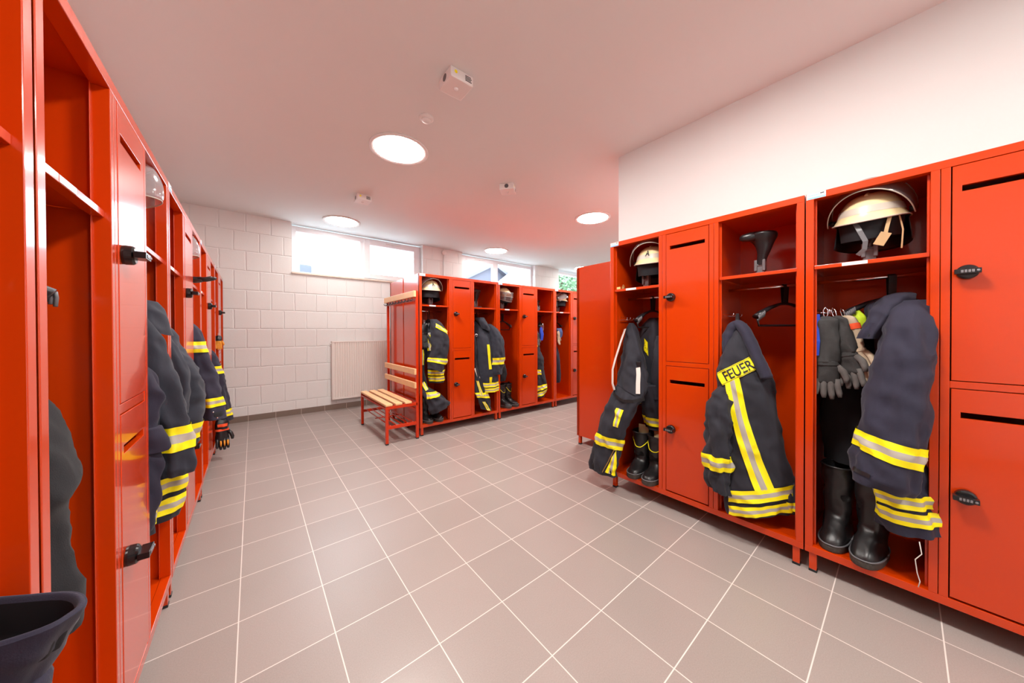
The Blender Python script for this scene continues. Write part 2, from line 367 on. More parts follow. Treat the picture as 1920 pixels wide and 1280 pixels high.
# ------------------------------------------------------------------ ceiling fixtures
def lamp(x, y, label, dim=False):
    t = Thing('ceiling_lamp', label, 'ceiling lamp', (x, y, ZC), group='round flush ceiling lamps')
    t.part('trim_ring', MB().lathe([(0.205, 0), (0.242, 0), (0.242, -0.010), (0.225, -0.014), (0.206, -0.006)], 64, (x, y, ZC)), WHITE, sm=True)
    t.part('diffuser', MB().lathe([(0.2049, -0.001), (0.203, -0.009), (0.10, -0.013), (0.002, -0.014)], 64, (x, y, ZC)), LEDD if dim else LEDM, sm=True)
lamp(1.0, 2.77, 'nearest large round ceiling lamp, below the motion sensor')
lamp(1.0, 5.07, 'round ceiling lamp in front of the first high window', True)
lamp(3.69, 2.75, 'round ceiling lamp beside the corner of the smooth right wall')
lamp(3.69, 5.03, 'round ceiling lamp above the middle lockers near the second window', True)
lamp(1.0, 0.47, 'round ceiling lamp overhead between the two facing locker rows')
lamp(1.0, -1.82, 'round ceiling lamp behind the viewpoint')
lamp(6.38, 2.75, 'round ceiling lamp far round the corner on the right')
lamp(6.38, 5.03, 'round ceiling lamp near the third high window', True)

def emergency(x, y, rot, label):
    F = Matrix.Translation((x, y, ZC)) @ Matrix.Rotation(math.radians(rot), 4, 'Z')
    t = Thing('emergency_light', label, 'emergency light', (0, 0, 0), F, 'square emergency lights on the ceiling')
    h = 0.078
    t.part('housing', MB().box(-h, h, -h, h, -0.062, 0), WHITE, bevel=0.005)
    t.part('led_lens', MB().lathe([(0.014, -0.0615), (0.013, -0.066), (0.008, -0.070), (0.001, -0.071)], 20), LENS, sm=True)
    t.part('symbol_label', MB().lathe([(0.010, -h-0.0006), (0.010, -h-0.0001)], 16, (-h+0.035, 0, -0.024), 0, axis='y'), YEL, label='yellow dot label')
    st = MB()
    for k in range(4): st.box(h-0.055, h-0.012-0.006*(k % 2), -h-0.0006, -h, -0.046+k*0.009, -0.041+k*0.009)
    st.box(h-0.0565, h-0.055, -h-0.0006, -h, -0.047, -0.012)
    t.part('rating_label', st, INK, label='small black print')
    t.part('cable_knockout', MB().lathe([(0.022, -h-0.001), (0.022, -h)], 20, (0, 0, -0.03), axis='x'), GREYP)
emergency(1.0, 1.778, 0, 'square emergency light nearest the camera with small printed label')
emergency(1.01, 4.00, 0, 'small square emergency light left of the centre near the block wall')
emergency(2.165, 2.73, 42, 'square emergency light turned diagonally towards the corner')
t = Thing('motion_sensor', 'small round white motion sensor between lamp and emergency light', 'sensor', (1.007, 2.235, ZC))
t.part('base_ring', MB().lathe([(0.052, 0), (0.052, -0.010), (0.040, -0.018), (0.034, -0.018)], 40, (1.007, 2.235, ZC)), WHITE, sm=True)
t.part('sensor_dome', MB().lathe([(0.034, -0.017), (0.030, -0.028), (0.018, -0.037), (0.002, -0.040)], 32, (1.007, 2.235, ZC)), WHITE, sm=True)
t = Thing('junction_box', 'small round grey junction box with conduit on the pier between windows', 'junction box', (2.83, YW, 2.69))
t.part('box', MB().lathe([(0.045, 0), (0.045, -0.035), (0.038, -0.042), (0.001, -0.042)], 24, (2.83, YW, 2.69), axis='y'), WHITE, sm=True)
t.part('conduit', MB().tube([(2.83, YW-0.016, 2.65), (2.83, YW-0.016, 0.4)], 0.0095, 10).tube([(2.83, YW-0.016, 2.735), (2.83, YW-0.016, ZC)], 0.0095, 10), WHITE, sm=True)

# ------------------------------------------------------------------ radiator
def radiator():
    x0, x1, z0, z1, y0 = 0.925, 2.45, 0.165, 1.05, YW-0.105
    t = Thing('radiator', 'white ribbed panel radiator on the block wall under the window', 'radiator', (1.7, YW, z0))
    pitch = 0.0333; n = int((x1-x0-0.03)/pitch); prof = []
    xa = x0+0.012
    for i in range(n):
        xx = xa+i*pitch
        prof += [(xx, 0), (xx+0.019, 0), (xx+0.023, 0.010), (xx+0.029, 0.010), (xx+pitch, 0.0)]
    p = MB()
    vs = [(x, y0+d, z) for z in (z0+0.03, z1-0.02) for x, d in prof]; k = len(prof)
    p.add(vs, [(i, i+1, k+i+1, k+i) for i in range(k-1)])
    p.box(x0+0.006, x1-0.006, y0+0.012, y0+0.024, z0+0.005, z1-0.006)
    t.part('front_panel', p, RAD)
    t.part('side_cover', MB().box(x0, x0+0.012, y0-0.002, y0+0.085, z0, z1), RAD, bevel=0.003)
    t.part('side_cover', MB().box(x1-0.012, x1, y0-0.002, y0+0.085, z0, z1), RAD, bevel=0.003)
    t.part('top_rail', MB().box(x0+.012, x1-.012, y0-0.002, y0+0.02, z1-0.02, z1), RAD, bevel=0.003)
    t.part('bottom_rail', MB().box(x0+.012, x1-.012, y0, y0+0.02, z0, z0+0.03), RAD, bevel=0.003)
    g = MB()
    for i in range(46): g.box(x0+0.02+i*0.0325, x0+0.032+i*0.0325, y0+0.025, y0+0.08, z1-0.008, z1-0.001)
    t.part('top_grille', g, RAD)
    t.part('bracket', MB().box(x0+0.2, x0+0.24, y0+0.08, YW-0.001, z0+0.1, z1-0.1), RAD)
    t.part('bracket', MB().box(x1-0.24, x1-0.2, y0+0.08, YW-0.001, z0+0.1, z1-0.1), RAD)
    t.part('vent_plug', MB().lathe([(0.011, 0), (0.011, -0.02)], 16, (x0, y0+0.04, z1-0.035), axis='x'), WHITE)
radiator()

# ------------------------------------------------------------------ lockers
W = 1.104; ZT = 1.850; ZB = 0.094
def frame_right(ystart): return Matrix.Translation((XR, ystart, 0)) @ Matrix.Rotation(-PI/2, 4, 'Z')
def frame_left(ystart): return Matrix.Translation((XL, ystart, 0)) @ Matrix.Rotation(PI/2, 4, 'Z')
def frame_mid(xstart): return Matrix.Translation((xstart, YM, 0))
FLOOR_IN = 0.128
SEAM = (0.398, 0.703)
def door_mesh(x0, x1, z0, z1, sx0, sx1, sz0, sz1, y0=-0.001, th=0.018):
    m = MB(); xs = [x0, sx0, sx1, x1]; zs = [z0, sz0, sz1, z1]
    vs = [(x, y, z) for y in (y0, y0+th) for z in zs for x in xs]
    ix = lambda k, j, i: k*16 + j*4 + i
    fs = []
    for j in range(3):
        for i in range(3):
            if i == 1 and j == 1: continue
            fs.append((ix(0, j, i), ix(0, j, i+1), ix(0, j+1, i+1), ix(0, j+1, i)))
            fs.append((ix(1, j, i), ix(1, j+1, i), ix(1, j+1, i+1), ix(1, j, i+1)))
    ring = [(0, 0), (1, 0), (2, 0), (3, 0), (3, 1), (3, 2), (3, 3), (2, 3), (1, 3), (0, 3), (0, 2), (0, 1)]
    for a, b in zip(ring, ring[1:]+ring[:1]): fs.append((ix(0, a[1], a[0]), ix(1, a[1], a[0]), ix(1, b[1], b[0]), ix(0, b[1], b[0])))
    hole = [(1, 1), (2, 1), (2, 2), (1, 2)]
    for a, b in zip(hole, hole[1:]+hole[:1]): fs.append((ix(0, a[1], a[0]), ix(0, b[1], b[0]), ix(1, b[1], b[0]), ix(1, a[1], a[0])))
    return m.add(vs, fs)
def lock_mesh(cx, cz):
    r = MB()
    r.lathe([(0.0265, 0.0), (0.0275, -0.006), (0.0265, -0.020), (0.022, -0.025), (0.001, -0.025)], 28, (cx, -0.001, cz), axis='y')
    b = MB().box(cx-0.031, cx+0.028, -0.050, -0.026, cz-0.009, cz+0.009)
    d = MB()
    for k in range(4): d.box(cx-0.017+k*0.008, cx-0.011+k*0.008, -0.0515, -0.0495, cz-0.005, cz+0.005)
    d.lathe([(0.004, -0.0495), (0.004, -0.0525)], 12, (cx+0.021, 0, cz), axis='y')
    return r, b, d
def make_locker():
    t = Thing('locker', 'x', 'locker')
    e = 0.0015
    b = MB(); T = 0.012
    b.box(e, T, 0.002, DEP, ZB, ZT); b.box(W-T, W-e, 0.002, DEP, ZB, ZT)                 # sides
    b.box(T, W-T, DEP-T, DEP, ZB, ZT)                                                    # back
    b.box(T, W-T, 0.002, DEP-T, ZT-0.014, ZT-0.001); b.box(T, W-T, 0.0305, DEP-T, FLOOR_IN-0.014, FLOOR_IN-0.0005)
    for sx in SEAM: b.box(sx-0.007, sx+0.007, 0.03, DEP-T, FLOOR_IN, ZT-0.014)
    b.box(SEAM[0]+0.007, SEAM[1]-0.007, 0.03, DEP-T, 0.962, 0.976)
    t.part('body', b, RED)
    f = MB(); D = 0.034
    f.box(e, W-e, 0, D, ZT-0.032, ZT); f.box(e, W-e, 0, 0.03, ZB, FLOOR_IN)
    f.box(e, 0.030, 0, D, FLOOR_IN, ZT-0.032); f.box(W-0.030, W-e, 0, D, FLOOR_IN, ZT-0.032)
    for sx in SEAM:
        f.box(sx-0.024, sx-0.001, 0, D, FLOOR_IN, ZT-0.032); f.box(sx+0.001, sx+0.024, 0, D, FLOOR_IN, ZT-0.032)
    f.box(SEAM[0]+0.024, SEAM[1]-0.024, 0.001, 0.03, 0.956, 0.983)
    f.box(0.030, 0.038, D-0.003, D, FLOOR_IN, ZT-0.032); f.box(SEAM[0]-0.032, SEAM[0]-0.024, D-0.003, D, FLOOR_IN, ZT-0.032)
    f.box(SEAM[1]+0.024, SEAM[1]+0.032, D-0.003, D, FLOOR_IN, ZT-0.032); f.box(W-0.038, W-0.030, D-0.003, D, FLOOR_IN, ZT-0.032)
    t.part('face_frame', f, RED, bevel=0.0025)
    x0, x1 = SEAM[0]+0.0275, SEAM[1]-0.0275
    for z0, z1, zl, zs in ((0.986, 1.815, 1.402, 1.714), (0.137, 0.953, 0.545, 0.842)):
        d = t.part('door', door_mesh(x0, x1, z0, z1, x0+0.022, x1-0.020, zs, zs+0.023), RED, bevel=0.0012)
        r, bar, dl = lock_mesh(x0+0.034, zl)
        l = t.part('combination_lock', MB().add(r.v, r.f).add(bar.v, bar.f).add(dl.v, dl.f, 1), [LOCK, DIAL], parent=d, label='black combination lock', bevel=0.0012)
    for a, c in ((0.014, SEAM[0]-0.009), (SEAM[1]+0.009, W-0.014)):
        sh = MB().box(a, c, 0.035, DEP-0.014, 1.4945, 1.4975).box(a+0.017, c-0.016, 0.012, 0.036, 1.4800, 1.4975)
        t.part('shelf', sh, RED, bevel=0.001)
        t.part('clothes_rail', MB().tube([(a, 0.235, 1.437), (c, 0.235, 1.437)], 0.009, 14), CHROME, sm=True, label='chrome clothes rail')
        hr = MB().box(a, a+0.003, 0.10, 0.36, 1.255, 1.305)
        for k in range(8): hr.lathe([(0.004, 0.0031), (0.004, 0.0036)], 8, (a, 0.125+k*0.03, 1.292), 1, axis='x')
        h = t.part('hook_rail', hr, [RED, SLOTD])
        for yy in (0.115, 0.16, 0.21, 0.27):
            hk = MB().tube([(a+0.003, yy, 1.275), (a+0.028, yy, 1.272), (a+0.050, yy, 1.270), (a+0.058, yy, 1.277), (a+0.060, yy, 1.290)], 0.0026, 8)
            t.part('hook', hk, CHROME, parent=h, sm=True, label='chrome coat hook')
    for x in (0.030, W-0.030):
        for y in (0.022, DEP-0.03):
            lg = t.part('leg', MB().box(x-0.0135, x+0.0135, y-0.0135, y+0.0135, 0.010, ZB+0.002), RED)
            t.part('foot_cap', MB().box(x-0.0155, x+0.0155, y-0.0155, y+0.0155, 0.0, 0.012), BLACK, parent=lg, label='black plastic foot cap', bevel=0.002)
    pl = MB().box(0.004, 0.072, -0.0012, 0, ZT-0.030, ZT-0.002).box(0.008, 0.072, -0.0016, -0.0012, ZT-0.029, ZT-0.021, 1).box(0.010, 0.050, -0.0016, -0.0012, ZT-0.014, ZT-0.010, 1).box(0.052, 0.066, -0.0016, -0.0012, ZT-0.011, ZT-0.006, 2)
    t.part('name_plate', pl, [PAPER, PBLUE, INK], label='white and light blue sticker')
    t.part('shelf_label', MB().box(0.125, 0.205, 0.0112, 0.0119, 1.4815, 1.496), PAPER, label='white paper strip')
    return t
proto = make_locker()
first = [True]
def locker(F, label, group):
    r = proto.root if first[0] else copy_tree(proto.root)
    first[0] = False
    r.matrix_world = F; r['label'] = label; r['group'] = group
    return r
# ---- placements
YA, YBs = 1.416, 0.310
FA, FB = frame_right(YA), frame_right(YBs)
LST = [0.936+1.112*k for k in range(-1, 4)]
FL = [frame_left(y) for y in LST]
MST = [1.461+1.106*k for k in range(3)]
FM = [frame_mid(x) for x in MST]
gR, gL, gM = 'right-hand row of red lockers', 'left-hand row of red lockers', 'middle island of red lockers'
locker(FA, 'red locker at the far end of the right row, FEUER jacket in its right bay', gR)
locker(FB, 'red locker nearest on the right, large helmet and navy jacket in its open bay', gR)
locker(FL[0], 'red locker closest to the camera on the left, navy trouser top sticking out', gL)
locker(FL[1], 'second red locker of the left row, near door catching the window reflection', gL)
locker(FL[2], 'third red locker of the left row, black gloves lying out of its far bay', gL)
locker(FL[3], 'fourth red locker of the left row, orange and black glove hanging below jacket', gL)
locker(FL[4], 'last red locker of the left row, next to the block wall', gL)
locker(FM[0], 'middle island red locker beside the bench, helmet marked A in its left bay', gM)
locker(FM[1], 'middle island red locker with boots and an empty hanger in its left bay', gM)
locker(FM[2], 'middle island red locker partly hidden behind the red end panel', gM)
DG = 0.496
for k in range(3):
    F = Matrix.Translation((MST[k]+W, YM+2*DG-0.004, 0)) @ Matrix.Rotation(PI, 4, 'Z')
    locker(F, ['red locker back to back with the island end, its side panel facing the bench', 'red locker behind the middle island centre, facing the windows', 'red locker behind the far part of the middle island'][k], gM)
XP = 2.645
locker(Matrix.Translation((XP+W, 2.175, 0)) @ Matrix.Rotation(PI, 4, 'Z'), 'red locker showing its plain side panel, round the corner of the right wall', 'lockers round the corner')
locker(Matrix.Translation((XP+2*W+0.003, 2.175, 0)) @ Matrix.Rotation(PI, 4, 'Z'), 'red locker hidden beyond the plain red side panel', 'lockers round the corner')
#@@REST
# ------------------------------------------------------------------ bench with coat hooks
def bench():
    y0, y1 = 3.405, 4.395; xf, xb = 1.085, 1.415
    t = Thing('bench', 'red steel cloakroom bench with beech slats, backrest and hook rail beside the middle lockers', 'bench', (1.25, 3.9, 0))
    r = 0.0145
    f = MB()
    f.box(xf-r, xb, y0, y0+0.026, 0.372, 0.402); f.box(xf-r, xb, y1-0.026, y1, 0.372, 0.402)
    f.box(xb-r, xb+r, y0+0.03, y1-0.03, 0.372, 0.402); f.box(xf-r, xf+r, y0+0.03, y1-0.03, 0.366, 0.386)
    for ya in (y0+0.002, y1-0.024): t.part('stretcher', MB().box(xf, xb, ya, ya+0.022, 0.160, 0.192), RED_TUBE, bevel=0.002)
    for za in (0.30, 1.53): t.part('crossbar', MB().box(xb-0.010, xb+0.012, y0+0.03, y1-0.03, za, za+0.03), RED_TUBE, bevel=0.002)
    t.part('frame', f, RED_TUBE, bevel=0.002)
    for x, y, h in ((xf, y0+r, 0.372), (xf, y1-r, 0.372), (xb, y0+r, 1.640), (xb, y1-r, 1.640)):
        lg = t.part('leg' if h < 1 else 'upright', MB().box(x-r, x+r, y-r, y+r, 0.012, h), RED_TUBE, bevel=0.002)
        t.part('foot_cap', MB().box(x-r-.001, x+r+.001, y-r-.001, y+r+.001, 0, 0.014), BLACK, parent=lg, label='black plastic foot cap')
    for a, b in ((1.068, 1.142), (1.172, 1.246), (1.276, 1.350)):
        t.part('seat_slat', MB().box(a, b, y0-0.004, y1+0.006, 0.4025, 0.428), WOOD, bevel=0.007, seg=3)
    for z0, z1 in ((0.712, 0.778), (0.562, 0.628)):
        t.part('back_slat', MB().box(xb-0.038, xb-r-.0005, y0-0.012, y1+0.02, z0, z1), WOOD, bevel=0.004)
    t.part('hook_board', MB().box(xb-0.042, xb-r-.0005, y0-0.012, y1+0.02, 1.570, 1.640), WOOD, bevel=0.004)
    for i in range(9):
        y = y0+0.075+i*0.105
        hk = MB()
        for s in (-1, 1):
            hk.tube([(xb-0.028, y, 1.572), (xb-0.030, y+s*0.004, 1.553), (xb-0.036, y+s*0.012, 1.536), (xb-0.048, y+s*0.018, 1.530), (xb-0.062, y+s*0.022, 1.538), (xb-0.066, y+s*0.024, 1.553)], 0.0035, 8)
        t.part('coat_hook', hk, BLACK, sm=True, label='dark double coat hook')
    rk = MB()
    for i in range(5):
        x = xf+0.045+i*0.062
        rk.tube([(x, y0+0.02, 0.186), (x, y1-0.02, 0.186)], 0.006, 8)
    rk.tube([(xf+0.02, (y0+y1)/2, 0.176), (xb, (y0+y1)/2, 0.176)], 0.006, 8)
    t.part('shoe_rack', rk, RED_TUBE, sm=True)
bench()

# ------------------------------------------------------------------ cloth lofts
def cr(p0, p1, p2, p3, t):
    return 0.5*((2*p1)+(-p0+p2)*t+(2*p0-5*p1+4*p2-p3)*t*t+(-p0+3*p1-3*p2+p3)*t*t*t)
class Loft:
    """rings (cx, cy, z, a, b, rot_deg, tilt_x) from top to bottom; closed elliptical sections with cloth folds"""
    def __init__(s, rings, folds=0.007, seed=0, kz=5.0, kn=1.6, fine=0.003, p=2.0):
        s.r = [tuple(r)+(0.0,)*(8-len(r)) for r in rings]; s.n = len(rings); s.folds = folds; s.seed = seed; s.kz = kz; s.kn = kn; s.fine = fine; s.p = p
    def ring(s, t):
        t = max(0.0, min(s.n-1.0001, t)); i = int(t); f = t-i
        g = lambda k: s.r[max(0, min(s.n-1, k))]
        return [cr(a, b, c, d, f) for a, b, c, d in zip(g(i-1), g(i), g(i+1), g(i+2))]
    def base(s, u, t):
        cx, cy, z, a, b, rot, tx, ty = s.ring(t)
        ph = 2*PI*u; c, q = math.cos(ph), math.sin(ph)
        if s.p != 2.0:
            c = math.copysign(abs(c)**(2/s.p), c); q = math.copysign(abs(q)**(2/s.p), q)
        x, y = a*c, b*q; r = math.radians(rot)
        X = x*math.cos(r)-y*math.sin(r); Y = x*math.sin(r)+y*math.cos(r)
        nx, ny = math.cos(ph)*b, math.sin(ph)*a; l = math.hypot(nx, ny) or 1; nx /= l; ny /= l
        NX = nx*math.cos(r)-ny*math.sin(r); NY = nx*math.sin(r)+ny*math.cos(r)
        return Vector((cx+X, cy+Y, z+tx*X+ty*Y)), Vector((NX, NY, 0))
    def S(s, u, t, off=0.0):
        P, n = s.base(u, t); ph = 2*PI*u
        q = Vector((math.cos(ph)*s.kn+s.seed*3.7, math.sin(ph)*s.kn*1.2+s.seed*1.3, P.z*s.kz+1.5*math.sin(ph)))
        w = noise.noise(q)*s.folds*1.6
        q2 = Vector((P.x*26+s.seed*9.1, P.y*26, (P.z*0.8+P.x*0.5)*22))
        w += noise.noise(q2)*s.fine*1.3
        q3 = Vector(((P.x+0.45*P.z)*15+s.seed*5.3, P.y*13, (P.z-0.4*P.x)*11+s.seed))
        w += (0.22-abs(noise.noise(q3)))*s.fine*5.0
        e = min(1.0, 0.25+t/(s.n-1)*3)
        return P+n*(w*e+off)
    def t_at(s, z):
        for i in range(s.n-1):
            z0, z1 = s.r[i][2], s.r[i+1][2]
            if z0 >= z >= z1:
                lo, hi = i, i+1
                for _ in range(24):
                    m = (lo+hi)/2
                    if s.ring(m)[2] > z: lo = m
                    else: hi = m
                return (lo+hi)/2
        return 0.0 if z > s.r[0][2] else s.n-1.0
    def u_at(s, x, t):
        """front side (towards the viewer, -y) parameter for a given x"""
        cx, cy, z, a, b, rot, tx, ty = s.ring(t); r = math.radians(rot)
        A, B = a*math.cos(r), -b*math.sin(r); R = math.hypot(A, B); dl = math.atan2(B, A)
        k = max(-1.0, min(1.0, (x-cx)/R)); best = None
        for sg in (1, -1):
            ph = sg*math.acos(k)+dl
            y = a*math.cos(ph)*math.sin(r)+b*math.sin(ph)*math.cos(r)
            if best is None or y < best[0]: best = (y, ph)
        return (best[1]/(2*PI)) % 1.0
    def front(s, x, z, off=0.003):
        t = s.t_at(z); c = s.ring(t)
        for _ in range(2):                                      # account for the tilt of the ring
            t = s.t_at(z-c[6]*(x-c[0])); c = s.ring(t)
        return s.S(s.u_at(x, t), t, off)
    def mesh(s, nu=40, nv=None, hollow=0.05, m=0, inner=1, top=True):
        nv = nv or int((s.n-1)*7); mb = MB()
        mb.grid(lambda u, v: s.S(u, v*(s.n-1)), nu, nv, m, closed=True)
        last = s.n-1.0001; ic = s.base(0.25, last)[0].lerp(s.base(0.75, last)[0], 0.5)
        def lin(u, v):
            P = s.S(u, last); Q = ic.lerp(P, 0.94-0.10*v); return Q+Vector((0, 0, hollow*v))
        mb.grid(lin, nu, 3, inner, closed=True)
        def rim(u, v):
            P = s.S(u, last); Q = ic.lerp(P, 0.94); return P.lerp(Q, v)
        mb.grid(rim, nu, 1, m, closed=True)
        k = len(mb.v)
        mb.f.append(tuple(range((nv+1)*nu+3*nu, (nv+1)*nu+4*nu))); mb.m.append(inner)
        if top: mb.f.append(tuple(range(nu))); mb.m.append(m)
        return mb
    def patch(s, fn, ns, nt, ms, axis='t', off=0.0035):
        """fn(a, b) -> surface point for a across, b along the bands; ms: material per band"""
        mb = MB(); k = len(ms)
        if axis == 't':
            nt = max(nt, k); nt = (nt//k)*k or k
            mb.grid(fn, ns, nt, mf=lambda i, j: ms[min(k-1, j*k//nt)])
        else:
            ns = max(ns, k); ns = (ns//k)*k or k
            mb.grid(fn, ns, nt, mf=lambda i, j: ms[min(k-1, i*k//ns)])
        return mb
    def quad(s, TL, TR, BR, BL, ns=18, nt=6, ms=(0, 1, 0), axis='t', off=0.005):
        ns, nt = ns*2, nt*2
        def fn(a, b):
            x = lerp(lerp(TL[0], TR[0], a), lerp(BL[0], BR[0], a), b); z = lerp(lerp(TL[1], TR[1], a), lerp(BL[1], BR[1], a), b)
            return s.front(x, z, off)
        return s.patch(fn, ns, nt, list(ms), axis)
    def band(s, z0, z1, u0=0.0, u1=1.0, dz=0.0, ns=64, nt=9, ms=(0, 1, 0), off=0.0045):
        def fn(a, b):
            u = lerp(u0, u1, a); z = lerp(z0, z1, b)+dz*(a-0.5)
            return s.S(u, s.t_at(z), off)
        return s.patch(fn, ns, nt, list(ms))
STR = [YEL, SIL]
def text_mesh(txt, size=1.0):
    c = bpy.data.curves.new('lettering', 'FONT'); c.body = txt; c.size = size; c.resolution_u = 3; c.offset = 0.018
    ob = bpy.data.objects.new('lettering', c); COL.objects.link(ob)
    me = bpy.data.meshes.new_from_object(ob.evaluated_get(bpy.context.evaluated_depsgraph_get()))
    vs = [v.co.copy() for v in me.vertices]; fs = [tuple(p.vertices) for p in me.polygons]
    bpy.data.objects.remove(ob); bpy.data.curves.remove(c); bpy.data.meshes.remove(me)
    x0 = min(v.x for v in vs); x1 = max(v.x for v in vs); y0 = min(v.y for v in vs); y1 = max(v.y for v in vs)
    return [((v.x-x0)/(x1-x0), (v.y-y0)/(y1-y0)) for v in vs], fs

# ------------------------------------------------------------------ helmets on their stands
def helmet(F, x, y, z, head, label, visor='up', smoky=True, letter=None, tilt=0.0, neck=True, straps=False, stretch=1.0, vf=1.0):
    """(x, y, z): centre of the shell rim; head: degrees the face is turned from straight out of the locker"""
    G = F @ Matrix.Translation((x, y, z)) @ Matrix.Rotation(math.radians(head), 4, 'Z') @ Matrix.Rotation(math.radians(tilt), 4, 'X')
    t = Thing('helmet', label, 'helmet', (0, 0, 0), G, 'fire helmets on the locker shelves')
    ax, ay, az = 0.112, 0.138, 0.128
    def dome(u, v, k=1.0, lift=0.0):
        ph = 2*PI*u; th = PI/2*v
        rim = 1+0.10*max(0, 1-v*9)+0.05*max(0, 1-v*4)*max(0, -math.sin(ph))
        rr = math.cos(th)**0.82 if v < 1 else 0.0
        zz = az*math.sin(th)*(1+0.03*math.cos(ph)**2)
        return Vector((ax*k*math.cos(ph)*rr*rim, ay*k*math.sin(ph)*rr*rim, zz*k+lift-0.012*max(0, 1-v*6)*abs(math.sin(ph))**2))
    sh = MB().grid(lambda u, v: dome(u, v), 48, 20, closed=True)
    sh.grid(lambda u, v: dome(u, 0).lerp(dome(u, 0.06, 0.90), v), 48, 1, 1, closed=True)
    shell = t.part('shell', sh, [CREAM, DARKF], sm=True)
    rid = MB().tube([dome(0.75, v, 1.005) for v in [0.66+0.034*i for i in range(11)]]+[dome(0.25, v, 1.005) for v in [0.94-0.05*i for i in range(11)]], 0.006, 8)
    t.part('crest', rid, CREAM, sm=True)
    t.part('rim_edge', MB().tube([dome(i/48, 0.0, 1.004) for i in range(49)], 0.0032, 6), HBAND, sm=True)
    t.part('reflective_band', MB().grid(lambda u, v: dome(u, 0.14+0.16*v, 1.008), 48, 3, closed=True), HBAND, sm=True)
    ln = MB().grid(lambda u, v: dome(u, 0.08, 0.93-0.08*v, -0.098*v), 40, 6, closed=True)
    ln.grid(lambda u, v: dome(u, 0.05+0.95*v, 0.86), 32, 8, closed=True)
    t.part('liner', ln, DARKF, sm=True)
    if neck:
        def nk(u, v):
            ph = PI*(0.02+0.96*u); k = 1.0+0.10*v
            return Vector((ax*k*1.02*math.cos(ph), ay*k*math.sin(ph)*1.0-0.01*v, -0.004-0.135*v*(0.75+0.25*math.sin(ph))))
        t.part('neck_guard', MB().grid(nk, 28, 8), LEATHER, sm=True, solid=0.004)
    if straps:
        st = MB()
        st.ribbon([(-0.03, -0.125, -0.004), (-0.012, -0.142, -0.05), (0.006, -0.146, -0.10), (0.002, -0.142, -0.135), (-0.02, -0.138, -0.158)], 0.017, 0.003, (1, 0.2, 0))
        t.part('chin_strap', st, GREYP)
        s2 = MB().ribbon([(0.075, -0.110, -0.003), (0.066, -0.124, -0.06), (0.060, -0.128, -0.10)], 0.012, 0.004, (1, 0.3, 0)).ribbon([(0.066, -0.129, -0.075), (0.042, -0.132, -0.125)], 0.034, 0.004, (1, 0.2, 0.3)).ribbon([(0.098, -0.080, -0.006), (0.108, -0.085, -0.07), (0.104, -0.09, -0.15)], 0.005, 0.003, (1, 0, 0))
        t.part('leather_strap', s2, TAN, label='tan leather chin pad')
    if visor:
        ang = {'up': 62, 'half': 38, 'down': -8, 'low': 18}.get(visor, visor)
        R = Matrix.Rotation(math.radians(-ang), 3, 'X')
        k = 1.17*stretch
        def vz(u, v):
            ph = PI+PI*(0.0+1.0*u); el = math.radians(-33+52*v)-0.25*(abs(u-0.5)*2)**2*(1-v)*-1
            q = Vector((ax*k*math.cos(ph)*math.cos(el)**0.5, ay*k*vf*math.sin(ph)*math.cos(el)**0.5, az*1.15*math.sin(el)))
            return R @ q+Vector((0, 0, 0.022))
        vp = t.part('visor', MB().grid(vz, 36, 12), VISOR if smoky else VISORC, sm=True, solid=0.0025, label='smoky see-through visor' if smoky else 'clear visor')
        edge = [vz(u/36, 0) for u in range(37)]
        t.part('visor_edge', MB().tube(edge, 0.0022, 6).tube([vz(u/36, 1) for u in range(37)], 0.0022, 6), HBAND, parent=vp, sm=True)
        for s in (-1, 1):
            t.part('visor_pivot', MB().lathe([(0.013, s*(ax*1.05)), (0.013, s*(ax*1.22)), (0.004, s*(ax*1.25))], 16, (0, 0, 0.022), axis='x'), BLACK, sm=True)
    if letter:
        uv, fs = text_mesh(letter)
        w, h = 0.032, 0.038; u0, zc = letter_pos.get(label, (0.75, 0.36)), 0
        uc, vc = u0
        vs = [dome(uc+(a-0.5)*w/(2*PI*0.122), vc+(b-0.5)*h/(az*1.25), 1.034) for a, b in uv]
        t.part('letter', MB().add(vs, fs), INK, label='black letter A')
    return t
letter_pos = {}
